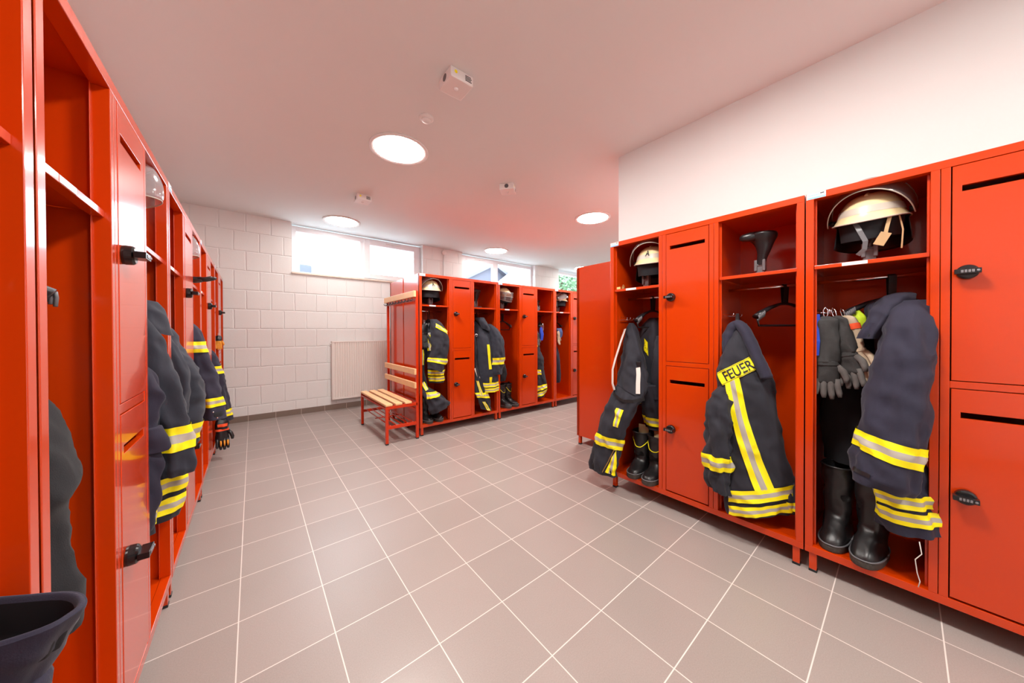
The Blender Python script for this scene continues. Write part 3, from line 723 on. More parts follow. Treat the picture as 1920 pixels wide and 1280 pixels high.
def stand(F, x, y, label, zs=1.498, arm=True, big=False, low=False):
    t = Thing('helmet_stand', label, 'helmet stand', (x, y, zs), F, 'black helmet stands on the shelves')
    c = MB().box(x-0.021, x+0.021, y-0.012, y+0.012, zs, zs+0.075).box(x-0.026, x-0.012, y-0.020, y+0.016, zs+0.028, zs+0.092).box(x+0.012, x+0.026, y-0.020, y+0.016, zs+0.028, zs+0.092)
    c.tube([(x-0.024, y-0.004, zs+0.062), (x+0.024, y-0.004, zs+0.062)], 0.012, 12)
    t.part('clamp', c, GREYP, bevel=0.003, label='grey hinged clamp')
    top = zs+(0.252 if big else 0.15)
    if big:
        L = Loft([(x+0.010, y, top, 0.030, 0.030), (x+0.012, y-0.004, top-0.012, 0.062, 0.060), (x+0.012, y-0.004, top-0.035, 0.066, 0.058), (x+0.016, y, top-0.07, 0.046, 0.040), (x+0.016, y, top-0.11, 0.032, 0.030), (x+0.008, y, top-0.15, 0.024, 0.022), (x+0.003, y, top-0.19, 0.020, 0.018)], folds=0, fine=0)
        t.part('support_arm', L.mesh(24, 36, hollow=0.0), BLACK, sm=True)
        nose = MB().tube([(x+0.0, y-0.02, top-0.025), (x-0.04, y-0.045, top-0.026), (x-0.07, y-0.06, top-0.030), (x-0.082, y-0.066, top-0.032)], [0.030, 0.026, 0.020, 0.010], 16)
        t.part('front_pad', nose, BLACK, sm=True)
    else:
        t.part('support_arm', MB().tube([(x, y+0.004, zs+0.07), (x+0.004, y+0.012, zs+0.12), (x+0.006, y+0.02, top)], [0.016, 0.020, 0.028], 12), BLACK, sm=True)
        t.part('head_pad', MB().lathe([(0.030, 0), (0.050, 0.012), (0.045, 0.024), (0.020, 0.034), (0.001, 0.036)], 24, (x+0.006, y+0.02, top-0.004)), BLACK, sm=True)
    return t

# ------------------------------------------------------------------ hangers
def hanger(F, x, y, label, half=0.20, rot=0.0, z=1.437, drop=0.10):
    G = F @ Matrix.Translation((x, y, z)) @ Matrix.Rotation(math.radians(rot), 4, 'Z')
    t = Thing('coat_hanger', label, 'hanger', (0, 0, 0), G, 'black coat hangers')
    h = MB().ribbon([(0, 0.0, 0.0105), (0, -0.0125, 0.004), (0, -0.0125, -0.02), (0, -0.006, -drop)], 0.026, 0.003, (1, 0, 0)).ribbon([(0, 0.0, 0.0105), (0, 0.0125, 0.004), (0, 0.0125, -0.02), (0, 0.006, -drop)], 0.026, 0.003, (1, 0, 0))
    t.part('strap', h, BLACK)
    zc = -drop
    arm = MB().tube([(-half, -0.02, zc-0.075), (-half*0.8, -0.012, zc-0.052), (-half*0.5, -0.004, zc-0.024), (-0.03, 0, zc-0.004), (0, 0, zc), (0.03, 0, zc-0.004), (half*0.5, -0.004, zc-0.024), (half*0.8, -0.012, zc-0.052), (half, -0.02, zc-0.075)], [0.024, 0.022, 0.016, 0.012, 0.014, 0.012, 0.016, 0.022, 0.024], 14, flat=0.62)
    t.part('arms', arm, BLACK, sm=True)
    t.part('trouser_bar', MB().tube([(-half+0.01, -0.016, zc-0.088), (-half+0.02, -0.012, zc-0.125), (half-0.02, -0.012, zc-0.125), (half-0.01, -0.016, zc-0.088)], 0.006, 8), BLACK, sm=True)
    for s in (-1, 1):
        rb = MB()
        for k in range(6):
            q = k/5; xx = s*half*(0.82+0.18*q)
            rb.tube([(xx, -0.014-0.026, zc-0.054-0.024*q+0.012), (xx, -0.014-0.031, zc-0.054-0.024*q), (xx, -0.014-0.026, zc-0.054-0.024*q-0.02)], 0.0035, 6)
        t.part('ribbed_end', rb, GREYP, sm=True, label='ribbed grey shoulder end')
    return t

# ------------------------------------------------------------------ boots and gloves
def boot(F, x, y, z, rot, label, group, h=0.33, insole=False, trim=None, lace=False, k=1.0):
    G = F @ Matrix.Translation((x, y, z)) @ Matrix.Rotation(math.radians(rot), 4, 'Z')
    G = G @ Matrix.Scale(k, 4)
    t = Thing('boot', label, 'boot', (0, 0, 0), G, group)
    L = Loft([(0, 0.012, h, 0.060, 0.074), (0, 0.012, h-0.03, 0.058, 0.071), (0, 0.010, h*0.70, 0.056, 0.068), (0, 0.010, h*0.45, 0.050, 0.060), (0, 0.004, h*0.34, 0.047, 0.064), (0, -0.020, h*0.25, 0.047, 0.088), (0, -0.045, 0.055, 0.050, 0.118), (0, -0.050, 0.030, 0.052, 0.128), (0, -0.050, 0.020, 0.050, 0.127)], folds=0.004, fine=0.0025, kz=14, p=2.4, seed=x*9+rot)
    mb = MB().grid(lambda u, v: L.S(u, v*8), 32, 64, closed=True)
    mb.grid(lambda u, v: Vector((0, 0.012, h)).lerp(L.S(u, 0), 1-0.12*v)-Vector((0, 0, 0.0*v)), 32, 1, closed=True)
    mb.grid(lambda u, v: (Vector((0, 0.012, h)).lerp(L.S(u, 0), 0.88))-Vector((0, 0, 0.16*v)), 32, 2, 1, closed=True)
    k = len(mb.v); mb.f.append(tuple(range(k-32, k))); mb.m.append(1)
    t.part('upper', mb, [LEATHER, DARKF], sm=True)
    S = Loft([(0, -0.050, 0.030, 0.055, 0.133), (0, -0.050, 0.022, 0.056, 0.135), (0, -0.050, 0.006, 0.055, 0.134), (0, -0.050, 0.0, 0.053, 0.130)], folds=0, fine=0, p=2.5)
    so = MB().grid(lambda u, v: S.base(u, v*3)[0], 40, 9, closed=True); so.f.append(tuple(range(40))); so.m.append(0); so.f.append(tuple(range(9*40, 10*40))); so.m.append(0)
    t.part('sole', so, SOLE, sm=False)
    t.part('welt', MB().tube([S.base(i/40, 0)[0]+Vector((0, 0, 0.004)) for i in range(41)], 0.0035, 6), GREYP, sm=True)
    t.part('collar', MB().tube([L.S(i/32, 0)+Vector((0, 0, 0.001)) for i in range(33)], 0.005, 8), LEATHER, sm=True)
    t.part('pull_loop', MB().ribbon([(0.058, 0.012, h-0.03), (0.061, 0.012, h+0.02), (0.054, 0.012, h+0.022), (0.052, 0.012, h-0.02)], 0.022, 0.003, (0, 1, 0)), LEATHER)
    if trim:
        t.part('reflective_piping', MB().tube([L.S(0.55+0.4*i/14, 1.2+1.0*math.sin(PI*i/14), 0.001) for i in range(15)], 0.0028, 6), trim, sm=True, label='yellow piping')
    if insole:
        t.part('insole', MB().box(-0.036, 0.036, 0.028, 0.036, h-0.10, h+0.042), FELT, bevel=0.003, label='tan felt insole sticking out')
    if lace:
        lc = MB()
        for k in range(5): lc.tube([L.S(0.68, 1.2+k*0.7, 0.004), L.S(0.75, 1.35+k*0.7, 0.006), L.S(0.82, 1.2+k*0.7, 0.004)], 0.003, 6)
        t.part('laces', lc, GLOVE, sm=True)
    return t
def glove(F, x, y, z, rot, label, mats, group=None, size=1.0, badge=None, hook=True, cuff=0.09, spread=1.0, bands=None, lean=0.0, cuff_band=None):
    """hung by its cuff at (x, y, z), fingers down"""
    G = F @ Matrix.Translation((x, y, z)) @ Matrix.Rotation(math.radians(rot), 4, 'Z') @ Matrix.Rotation(math.radians(-lean), 4, 'Y') @ Matrix.Scale(size, 4)
    t = Thing('glove', label, 'glove', (0, 0, 0), G, group)
    C = Loft([(0, 0, -0.01, 0.016, 0.010), (0, 0, -0.022, 0.034, 0.016), (0, 0, -0.05, 0.046, 0.022), (0, 0, -0.03-cuff, 0.044, 0.022), (0, 0, -0.05-cuff, 0.038, 0.020)], folds=0.006, fine=0.003, kz=20, seed=x*7+1)
    t.part('cuff', C.mesh(24, 20, hollow=0.0), [mats[0], DARKF], sm=True)
    z0 = -0.045-cuff
    P = Loft([(0, 0, z0, 0.037, 0.019), (0, 0, z0-0.03, 0.043, 0.021), (0.001, -0.002, z0-0.07, 0.045, 0.020), (0.001, -0.004, z0-0.100, 0.043, 0.016), (0.001, -0.004, z0-0.106, 0.038, 0.011)], folds=0.004, fine=0.003, kz=16, seed=x*5)
    hm = P.mesh(24, 20, hollow=0.0)
    for i, (fx, ln, rr) in enumerate(((-0.033, 0.058, 0.0110), (-0.012, 0.074, 0.0122), (0.011, 0.078, 0.0125), (0.033, 0.068, 0.0120))):
        bx = fx*spread
        hm.tube([(fx, -0.004, z0-0.085), (fx+(bx-fx)*0.5, -0.008, z0-0.10-ln*0.35), (bx*1.05, -0.016, z0-0.10-ln*0.75), (bx*1.06, -0.024, z0-0.10-ln)], [rr, rr*1.02, rr*0.95, rr*0.6], 12, 1)
    hm.tube([(0.036, 0, z0-0.025), (0.056, -0.008, z0-0.05), (0.064, -0.016, z0-0.080), (0.062, -0.022, z0-0.100)], [0.014, 0.0145, 0.013, 0.008], 12, 1)
    t.part('hand', hm, [mats[1], mats[2] if len(mats) > 2 else mats[1]], sm=True, label='glove hand with five fingers')
    wr = MB().grid(lambda u, v: P.S(u, 0.1+0.6*v, 0.004), 24, 2, closed=True)
    t.part('wrist_strap', wr, badge or mats[0], sm=True)
    if bands:
        for fx, ln in ((-0.012, 0.074), (0.011, 0.078), (0.033, 0.068)):
            t.part('knuckle_pad', MB().tube([(fx, -0.017, z0-0.10), (fx, -0.023, z0-0.125), (fx, -0.027, z0-0.145)], [0.006, 0.0065, 0.004], 8), bands, sm=True)
        t.part('cuff_badge', MB().grid(lambda u, v: C.S(0.64+0.22*u, 2.1+0.8*v, 0.004), 8, 4), ORANGE, sm=True, label='orange cuff patch')
    if cuff_band:
        t.part('cuff_band', MB().grid(lambda u, v: C.S(u, 2.15+0.22*v, 0.003), 24, 2, closed=True), cuff_band, sm=True, label='orange cuff band')
    if hook:
        t.part('carabiner', MB().tube([(0.0, 0, -0.018), (0.007, 0, -0.004), (0.008, 0, 0.020), (0.0, 0, 0.034), (-0.008, 0, 0.020), (-0.007, 0, -0.004), (0.0, 0, -0.018)], 0.0026, 8), CHROME, sm=True, label='steel carabiner')
    return t

# ------------------------------------------------------------------ right-hand row, far bay: trousers on braces, jacket behind, boots, helmet
def stripe(t, parent, mb, label=None, name='reflective_stripe'): return t.part(name, mb, STR, parent=parent, sm=True, label=label)
lab = 'cream helmet marked A with raised visor, on the shelf over the beige-lined boots'
letter_pos[lab] = (0.742, 0.33)
helmet(FA, 0.245, 0.175, 1.675, 14, lab, visor=60, letter='A', tilt=3, stretch=1.17)
stand(FA, 0.215, 0.14, 'clamp stand under the A helmet at the far end of the right row')
tg = MB().box(0.050, 0.078, 0.012, 0.016, 1.498, 1.514)
solo('paper_tag', 'tiny yellow tag standing on the shelf left of the A helmet', 'tag', tg, pmat('pale_yellow_tag', (0.8, 0.55, 0.2), rough=0.6), (0.064, 0.014, 1.498), FA)
solo('padlock', 'tiny brass padlock lying on the shelf beside the yellow tag', 'padlock', MB().box(0.088, 0.108, 0.016, 0.028, 1.498, 1.514).tube([(0.092, 0.022, 1.513), (0.092, 0.022, 1.522), (0.098, 0.022, 1.526), (0.104, 0.022, 1.522), (0.104, 0.022, 1.513)], 0.0022, 6), BRASS, (0.098, 0.022, 1.498), FA, bevel=0.001)
hanger(FA, 0.215, 0.235, 'hanger with ribbed end carrying the jacket behind the braces trousers', 0.15, 62)
def a1_jacket():
    t = Thing('jacket', 'dark turnout jacket hanging behind the trousers with white braces', 'jacket', (0.2, 0.25, 0.6), FA, 'hanging turnout jackets')
    L = Loft([(0.215, 0.26, 1.285, 0.035, 0.03), (0.215, 0.26, 1.24, 0.075, 0.06), (0.215, 0.26, 1.15, 0.115, 0.09), (0.215, 0.26, 1.0, 0.125, 0.10), (0.215, 0.26, 0.8, 0.13, 0.105), (0.215, 0.26, 0.62, 0.14, 0.11)], 0.014, 3)
    b = t.part('body', L.mesh(), [CHARC, DARKF], sm=True)
    stripe(t, b, L.band(0.70, 0.635, 0.4, 1.1))
    t.part('back_label', L.quad((0.175, 1.13), (0.215, 1.10), (0.225, 1.00), (0.19, 1.04), 6, 4, (0,)), YEL, parent=b, label='yellow lettered patch')
    uv, fs = text_mesh('FEU')
    vs = [L.front(lerp(0.182, 0.216, a), lerp(1.035, 1.11, b2)-0.02*a, 0.005) for b2, a in uv]
    t.part('lettering', MB().add(vs, fs), INK, parent=b)
    A = Loft([(0.30, 0.20, 1.15, 0.03, 0.05), (0.305, 0.17, 1.02, 0.042, 0.06), (0.305, 0.15, 0.86, 0.044, 0.06), (0.30, 0.14, 0.70, 0.042, 0.055)], 0.010, 5)
    t.part('sleeve', A.mesh(28), [CHARC, DARKF], sm=True)
a1_jacket()
def a1_trousers():
    t = Thing('trousers', 'dark turnout trousers with white braces, hooked up at the far right-row bay, leg hanging outside', 'trousers', (0.1, 0.0, 0.15), FA, 'hanging turnout trousers')
    L = Loft([(0.110, 0.11, 1.245, 0.012, 0.02), (0.120, 0.10, 1.18, 0.044, 0.034), (0.144, 0.065, 1.03, 0.072, 0.05), (0.162, 0.045, 0.90, 0.100, 0.055), (0.166, 0.005, 0.77, 0.118, 0.058), (0.132, -0.050, 0.655, 0.112, 0.058), (0.094, -0.078, 0.54, 0.108, 0.055), (0.052, -0.086, 0.40, 0.108, 0.052), (0.018, -0.090, 0.26, 0.108, 0.050), (0.0, -0.094, 0.135, 0.114, 0.052, 0, 0.02)], 0.014, 8, fine=0.006)
    b = t.part('leg_front', L.mesh(44), [CHARC, DARKF], sm=True)
    stripe(t, b, L.band(0.425, 0.345, 0.42, 1.06, dz=-0.03))
    stripe(t, b, L.quad((0.128, 0.640), (0.180, 0.632), (0.146, 0.505), (0.118, 0.515), 6, 8, axis='s'))
    stripe(t, b, L.quad((0.098, 0.285), (0.126, 0.335), (0.112, 0.150), (0.052, 0.165), 6, 8, axis='s'))
    zp = MB().tube([L.front(lerp(0.118, 0.034, i/10), lerp(0.350, 0.160, i/10), 0.004) for i in range(11)], 0.0035, 6)
    t.part('zip', zp, BRASS, parent=b, sm=True, label='brass leg zip')
    t.part('pocket_flap', L.quad((0.10, 0.86), (0.24, 0.80), (0.24, 0.735), (0.10, 0.79), 8, 4, (0,), off=0.006), CHARC, parent=b, sm=True)
    B = Loft([(0.235, 0.11, 0.80, 0.072, 0.06), (0.250, 0.14, 0.66, 0.072, 0.06), (0.255, 0.18, 0.54, 0.070, 0.055), (0.255, 0.20, 0.46, 0.070, 0.050)], 0.012, 11)
    b2 = t.part('leg_rear', B.mesh(36), [CHARC, DARKF], sm=True)
    stripe(t, b2, B.band(0.555, 0.49, 0.45, 1.05))
    def fpts(pts, off): return [L.front(x, z, off) for x, z in pts]
    t.part('brace', MB().ribbon([(0.088, 0.06, 1.20), (0.078, 0.015, 1.10), (0.058, -0.02, 0.98), (0.050, -0.045, 0.90), (0.062, -0.065, 0.80), (0.085, -0.075, 0.755)], 0.026, 0.003, (0.8, -0.5, 0.1)), WEB, sm=False, label='white elastic brace')
    t.part('brace', MB().ribbon(fpts([(0.222, 0.925), (0.232, 0.88), (0.240, 0.82), (0.250, 0.75)], 0.012), 0.030, 0.003, (1, 0.1, 0.2)), WEB, label='white elastic brace')
    bk = L.front(0.222, 0.945, 0.016)
    t.part('buckle', MB().box(bk.x-0.018, bk.x+0.018, bk.y-0.006, bk.y+0.006, bk.z-0.022, bk.z+0.022), BLACK, bevel=0.003, label='black plastic buckle')
    t.part('belt', MB().ribbon(fpts([(0.062, 0.775), (0.09, 0.735), (0.13, 0.705), (0.18, 0.695), (0.23, 0.70), (0.27, 0.715)], 0.010), 0.022, 0.003, (0.1, 0, 1)), BLACK)
a1_trousers()
gb = 'beige-lined pull-on boots'
boot(FA, 0.165, 0.165, FLOOR_IN, 6, 'left boot of the beige-lined pair in the far right-row bay, half behind the trouser leg', gb, 0.285, True, YEL, k=1.05)
boot(FA, 0.292, 0.150, FLOOR_IN, 4, 'right boot of the beige-lined pair in the far right-row bay, against the locker post', gb, 0.285, True, YEL, k=1.05)

# ------------------------------------------------------------------ right-hand row, second bay: FEUER jacket
stand(FA, 0.890, 0.16, 'black helmet stand without a helmet above the FEUER jacket', big=True)
hanger(FA, 0.985, 0.235, 'empty black hanger behind the FEUER jacket', 0.17, 48)
def feuer_jacket():
    t = Thing('jacket', 'dark jacket lettered FEUER on the yellow shoulder band, hung from a side hook', 'jacket', (0.88, 0.0, 0.2), FA, 'hanging turnout jackets')
    L = Loft([(0.812, 0.085, 1.225, 0.030, 0.030, 20), (0.816, 0.060, 1.15, 0.055, 0.046, 22), (0.832, 0.035, 1.03, 0.100, 0.060, 24), (0.848, 0.025, 0.92, 0.130, 0.066, 28), (0.868, 0.025, 0.78, 0.130, 0.068, 34), (0.886, 0.03, 0.62, 0.138, 0.066, 36), (0.902, 0.035, 0.46, 0.148, 0.066, 36, 0.06), (0.912, 0.035, 0.33, 0.156, 0.068, 36, 0.12), (0.915, 0.035, 0.225, 0.158, 0.070, 36, 0.18), (0.915, 0.035, 0.185, 0.152, 0.066, 36, 0.22)], 0.010, 2, fine=0.0032)
    b = t.part('body', L.mesh(64, 100), [CHARC, DARKF], sm=True)
    # broad vertical stripe, shoulder band with lettering, double hem stripes
    def vst(a, q):
        z = lerp(0.905, 0.33, q); c = lerp(0.812, 0.950, q**0.9)-0.018*math.sin(PI*q); w = lerp(0.064, 0.072, q)
        return L.front(c+(a-0.5)*w, z+0.02*a, 0.006)
    t.part('reflective_stripe', L.patch(vst, 15, 60, [0, 1, 0], 's'), STR, parent=b, sm=True)
    for z0, z1 in ((0.298, 0.232), (0.212, 0.158)):
        def hs(a, q, z0=z0, z1=z1):
            x = lerp(0.800, 1.045, a); z = lerp(z0, z1, q)+0.075*a; return L.front(x, z, 0.006)
        t.part('reflective_stripe', L.patch(hs, 54, 9, [0, 1, 0]), STR, parent=b, sm=True)
    def lb(a, q, off=0.0065):
        x = lerp(0.742, 0.880, a)+0.032*q; z = lerp(1.040, 0.975, q)-0.098*(1-a); return L.front(x, z, off)
    pl = t.part('shoulder_band', L.patch(lb, 44, 16, [0]), YEL, parent=b, sm=True, label='yellow shoulder band with black lettering')
    uv, fs = text_mesh('FEUER')
    vs = [lb(0.15+0.84*a, 0.88-0.74*bb, 0.0085) for a, bb in uv]
    md = MB().add(vs, fs)
    for e in (0.06, 0.94):
        md.grid(lambda a, q, e=e: lb(a, e+0.03*(q-0.5), 0.0078), 44, 1)
    t.part('lettering', md, INK, parent=b, label='black letters FEUER')
    A = Loft([(0.800, 0.030, 0.94, 0.036, 0.036), (0.784, 0.000, 0.885, 0.044, 0.046), (0.768, -0.040, 0.80, 0.054, 0.058), (0.758, -0.060, 0.71, 0.061, 0.062), (0.755, -0.070, 0.60, 0.064, 0.062), (0.752, -0.076, 0.47, 0.064, 0.060), (0.754, -0.078, 0.36, 0.060, 0.056), (0.762, -0.076, 0.28, 0.050, 0.048, 0, -0.15)], 0.015, 21, kz=9, fine=0.006)
    s_ = t.part('sleeve', A.mesh(36, 60), [CHARC, DARKF], sm=True)
    stripe(t, s_, A.band(0.487, 0.405, 0.30, 1.10))
    Lr = Loft([(1.025, 0.12, 0.40, 0.026, 0.03), (1.035, 0.10, 0.32, 0.030, 0.034), (1.035, 0.09, 0.26, 0.030, 0.032), (1.03, 0.085, 0.22, 0.026, 0.028)], 0.006, 5)
    s2 = t.part('sleeve', Lr.mesh(28), [CHARC, DARKF], sm=True)
    stripe(t, s2, Lr.band(0.285, 0.24, 0.4, 1.1))
    cp = [(0.762, 0.005, 1.03), (0.764, 0.018, 1.10), (0.772, 0.040, 1.165), (0.800, 0.055, 1.215), (0.838, 0.045, 1.195), (0.878, 0.030, 1.115), (0.910, 0.018, 1.035), (0.936, 0.012, 0.975), (0.955, 0.010, 0.925)]
    sm = []
    for i in range(len(cp)-1):
        g = lambda k: cp[max(0, min(len(cp)-1, k))]
        for q in range(5): sm.append([cr(a_, b_, c_, d_, q/5) for a_, b_, c_, d_ in zip(g(i-1), g(i), g(i+1), g(i+2))])
    sm.append(cp[-1])
    rr = [0.012+0.026*min(1, i/8)*(1.0+0.18*noise.noise(Vector((i*0.5, 1, 2)))) for i in range(len(sm))]; rr[-1] = 0.018
    t.part('collar', MB().tube(sm, rr, 16, flat=0.75), NAVY, sm=True)
    t.part('hanging_loop', MB().ribbon([(0.800, 0.060, 1.20), (0.800, 0.075, 1.25), (0.800, 0.080, 1.283), (0.802, 0.085, 1.25), (0.804, 0.070, 1.20)], 0.016, 0.003, (1, 0, 0)), BLACK)
feuer_jacket()

# ------------------------------------------------------------------ right-hand row, near bay
helmet(FB, 0.205, 0.170, 1.700, -6, 'large cream helmet with raised visor and hanging straps in the nearest right-hand bay', visor='up', tilt=6, straps=True, stretch=1.08)
stand(FB, 0.205, 0.135, 'grey clamp stand under the large cream helmet nearest on the right')
hanger(FB, 0.270, 0.235, 'black hanger with long arms carrying the navy jacket', 0.165, 20)
def b_jacket():
    t = Thing('jacket', 'navy turnout jacket with striped sleeve in front of the nearest boots', 'jacket', (0.3, 0.1, 0.35), FB, 'hanging turnout jackets')
    L = Loft([(0.275, 0.215, 1.335, 0.045, 0.035), (0.275, 0.20, 1.30, 0.085, 0.060), (0.285, 0.19, 1.22, 0.085, 0.075), (0.300, 0.18, 1.08, 0.072, 0.10), (0.302, 0.15, 0.90, 0.072, 0.12), (0.303, 0.12, 0.72, 0.075, 0.12, 0), (0.305, 0.075, 0.55, 0.088, 0.11, -8, 0.10), (0.320, 0.050, 0.43, 0.088, 0.105, -8, 0.14), (0.324, 0.045, 0.345, 0.088, 0.105, -8, 0.18)], 0.014, 4, fine=0.004)
    L.r = [tuple(r) for r in L.r]
    b = t.part('body', L.mesh(52, 72), [NAVY, DARKF], sm=True)
    for z0, z1 in ((0.502, 0.452), (0.440, 0.388)):
        stripe(t, b, L.band(z0, z1, 0.40, 1.08, dz=0.0))
    A = Loft([(0.335, 0.10, 1.31, 0.045, 0.05), (0.325, 0.045, 1.24, 0.066, 0.075), (0.312, 0.005, 1.12, 0.078, 0.085), (0.298, -0.030, 0.97, 0.086, 0.085), (0.284, -0.055, 0.80, 0.092, 0.082), (0.268, -0.068, 0.68, 0.096, 0.078, 0, -0.12), (0.256, -0.076, 0.58, 0.092, 0.074, 0, -0.14), (0.252, -0.076, 0.530, 0.085, 0.070, 0, -0.16)], 0.013, 14, kz=6, fine=0.004)
    s_ = t.part('sleeve', A.mesh(44, 60), [NAVY, DARKF], sm=True)
    stripe(t, s_, A.band(0.738, 0.658, 0.30, 1.15, dz=-0.055))
    t.part('cuff_tab', A.quad((0.178, 0.602), (0.225, 0.590), (0.223, 0.574), (0.178, 0.586), 8, 3, (0,), off=0.005), BLACK, parent=s_)
    C = Loft([(0.300, 0.16, 1.352, 0.030, 0.028), (0.290, 0.14, 1.335, 0.052, 0.052, 0, 0.1), (0.272, 0.12, 1.300, 0.060, 0.068, 0, 0.2), (0.246, 0.09, 1.245, 0.052, 0.070, 0, 0.3), (0.226, 0.07, 1.185, 0.044, 0.060, 0, 0.2), (0.212, 0.06, 1.145, 0.036, 0.045, 0, 0.0)], 0.014, 9, fine=0.006)
    t.part('collar', C.mesh(36, 36, hollow=0.02), [NAVY, DARKF], sm=True)
    th = MB().tube([(0.350, -0.075, 0.345), (0.356, -0.077, 0.30), (0.340, -0.076, 0.27), (0.345, -0.077, 0.22), (0.352, -0.078, 0.19), (0.348, -0.077, 0.165)], 0.0016, 6)
    t.part('loose_thread', th, WEB, sm=True, label='loose white thread')
b_jacket()
def b_trousers():
    t = Thing('trousers', 'black trousers hanging deep behind the gloves in the nearest right-hand bay', 'trousers', (0.12, 0.3, 0.5), FB, 'hanging turnout trousers')
    L = Loft([(0.12, 0.30, 1.24, 0.04, 0.04), (0.125, 0.30, 1.15, 0.085, 0.07), (0.13, 0.30, 0.95, 0.10, 0.09), (0.13, 0.30, 0.75, 0.105, 0.095), (0.13, 0.31, 0.50, 0.10, 0.085)], 0.015, 12)
    t.part('legs', L.mesh(36), [DARKF, DARKF], sm=True)
    t.part('waistband', MB().grid(lambda u, v: L.S(u, 0.6+0.5*v, 0.004), 36, 2, closed=True), DARKF, sm=True)
b_trousers()
gg = 'gloves clipped to the side hooks'
glove(FB, 0.064, 0.075, 1.262, 14, 'dark grey work glove in front of the tan glove, nearest right-hand bay', (GLOVE, GLOVE, PALM), gg, 1.02, spread=1.15, cuff=0.18, lean=1)
glove(FB, 0.090, 0.125, 1.262, -22, 'second dark grey glove slanting behind the first, nearest right-hand bay', (GLOVE, GLOVE, PALM), gg, 0.98, spread=1.2, cuff=0.15, lean=13)
glove(FB, 0.118, 0.150, 1.262, -30, 'tan leather glove with orange band, nearest right-hand bay', (TANG, TANG), gg, 0.90, cuff=0.15, lean=17, cuff_band=ORANGE)
solo('strap', 'bright blue strap hanging from a hook left of the grey gloves', 'strap', MB().ribbon([(0.034, 0.050, 1.262), (0.030, 0.045, 1.20), (0.036, 0.040, 1.13), (0.032, 0.040, 1.06)], 0.030, 0.004, (0.7, 0.7, 0)).ribbon([(0.034, 0.05, 1.262), (0.044, 0.06, 1.18), (0.040, 0.06, 1.10)], 0.024, 0.004, (0.7, 0.7, 0)), BLUE, (0.034, 0.05, 1.06), FB)
solo('cloth_tag', 'neon yellow cloth tip behind the tan glove', 'cloth', Loft([(0.155, 0.18, 1.285, 0.012, 0.01), (0.165, 0.17, 1.24, 0.026, 0.014), (0.17, 0.17, 1.18, 0.022, 0.012)], 0.006, 2).mesh(20, 14), [pmat('neon_yellow_cloth', (0.55, 0.75, 0.02), rough=0.7), DARKF], (0.165, 0.17, 1.18), FB, sm=True)
gb2 = 'black leather boots on the nearest locker floor'
boot(FB, 0.100, 0.19, FLOOR_IN, -4, 'left black leather boot on the floor of the nearest right-hand bay', gb2, 0.37)
boot(FB, 0.218, 0.155, FLOOR_IN, -8, 'right black leather boot of the nearest pair, partly under the navy jacket', gb2, 0.37)

# ------------------------------------------------------------------ middle island, first locker beside the bench
lab = 'cream helmet marked A with clear raised visor, on the island shelf beside the bench'
letter_pos[lab] = (0.745, 0.33)
helmet(FM[0], 0.205, 0.165, 1.680, -6, lab, visor='up', smoky=False, letter='A', stretch=1.08)
stand(FM[0], 0.205, 0.16, 'clamp stand under the A helmet of the island locker beside the bench')
hanger(FM[0], 0.215, 0.235, 'hanger above the striped-shoulder jacket beside the bench', 0.15, 50)
def m1_jacket():
    t = Thing('jacket', 'charcoal turnout jacket with yellow shoulder stripe in the island bay next to the bench', 'jacket', (0.25, 0.1, 0.58), FM[0], 'hanging turnout jackets')
    L = Loft([(0.22, 0.22, 1.335, 0.03, 0.03), (0.215, 0.20, 1.27, 0.085, 0.07), (0.225, 0.17, 1.12, 0.115, 0.11), (0.24, 0.13, 0.95, 0.112, 0.12), (0.245, 0.10, 0.78, 0.095, 0.11), (0.248, 0.09, 0.66, 0.088, 0.10), (0.248, 0.09, 0.585, 0.088, 0.10)], 0.013, 4)
    b = t.part('body', L.mesh(), [CHARC, DARKF], sm=True)
    for z0, z1 in ((0.735, 0.675), (0.662, 0.605)): stripe(t, b, L.band(z0, z1, 0.4, 1.1))
    stripe(t, b, L.quad((0.130, 1.145), (0.172, 1.150), (0.165, 0.97), (0.136, 0.96), 6, 8, axis='s'))
    A = Loft([(0.205, 0.08, 1.335, 0.035, 0.045), (0.222, 0.03, 1.27, 0.066, 0.07), (0.240, -0.005, 1.17, 0.092, 0.085), (0.246, -0.025, 1.07, 0.104, 0.085), (0.218, -0.040, 0.94, 0.102, 0.080), (0.190, -0.050, 0.84, 0.098, 0.075, 0, -0.22), (0.160, -0.055, 0.745, 0.078, 0.065, 0, -0.35)], 0.013, 17, fine=0.005)
    s_ = t.part('sleeve', A.mesh(40, 50), [CHARC, DARKF], sm=True)
    stripe(t, s_, A.band(0.882, 0.825, 0.35, 1.10))
    stripe(t, s_, A.quad((0.190, 1.285), (0.305, 1.195), (0.298, 1.155), (0.178, 1.235), 12, 6))
m1_jacket()
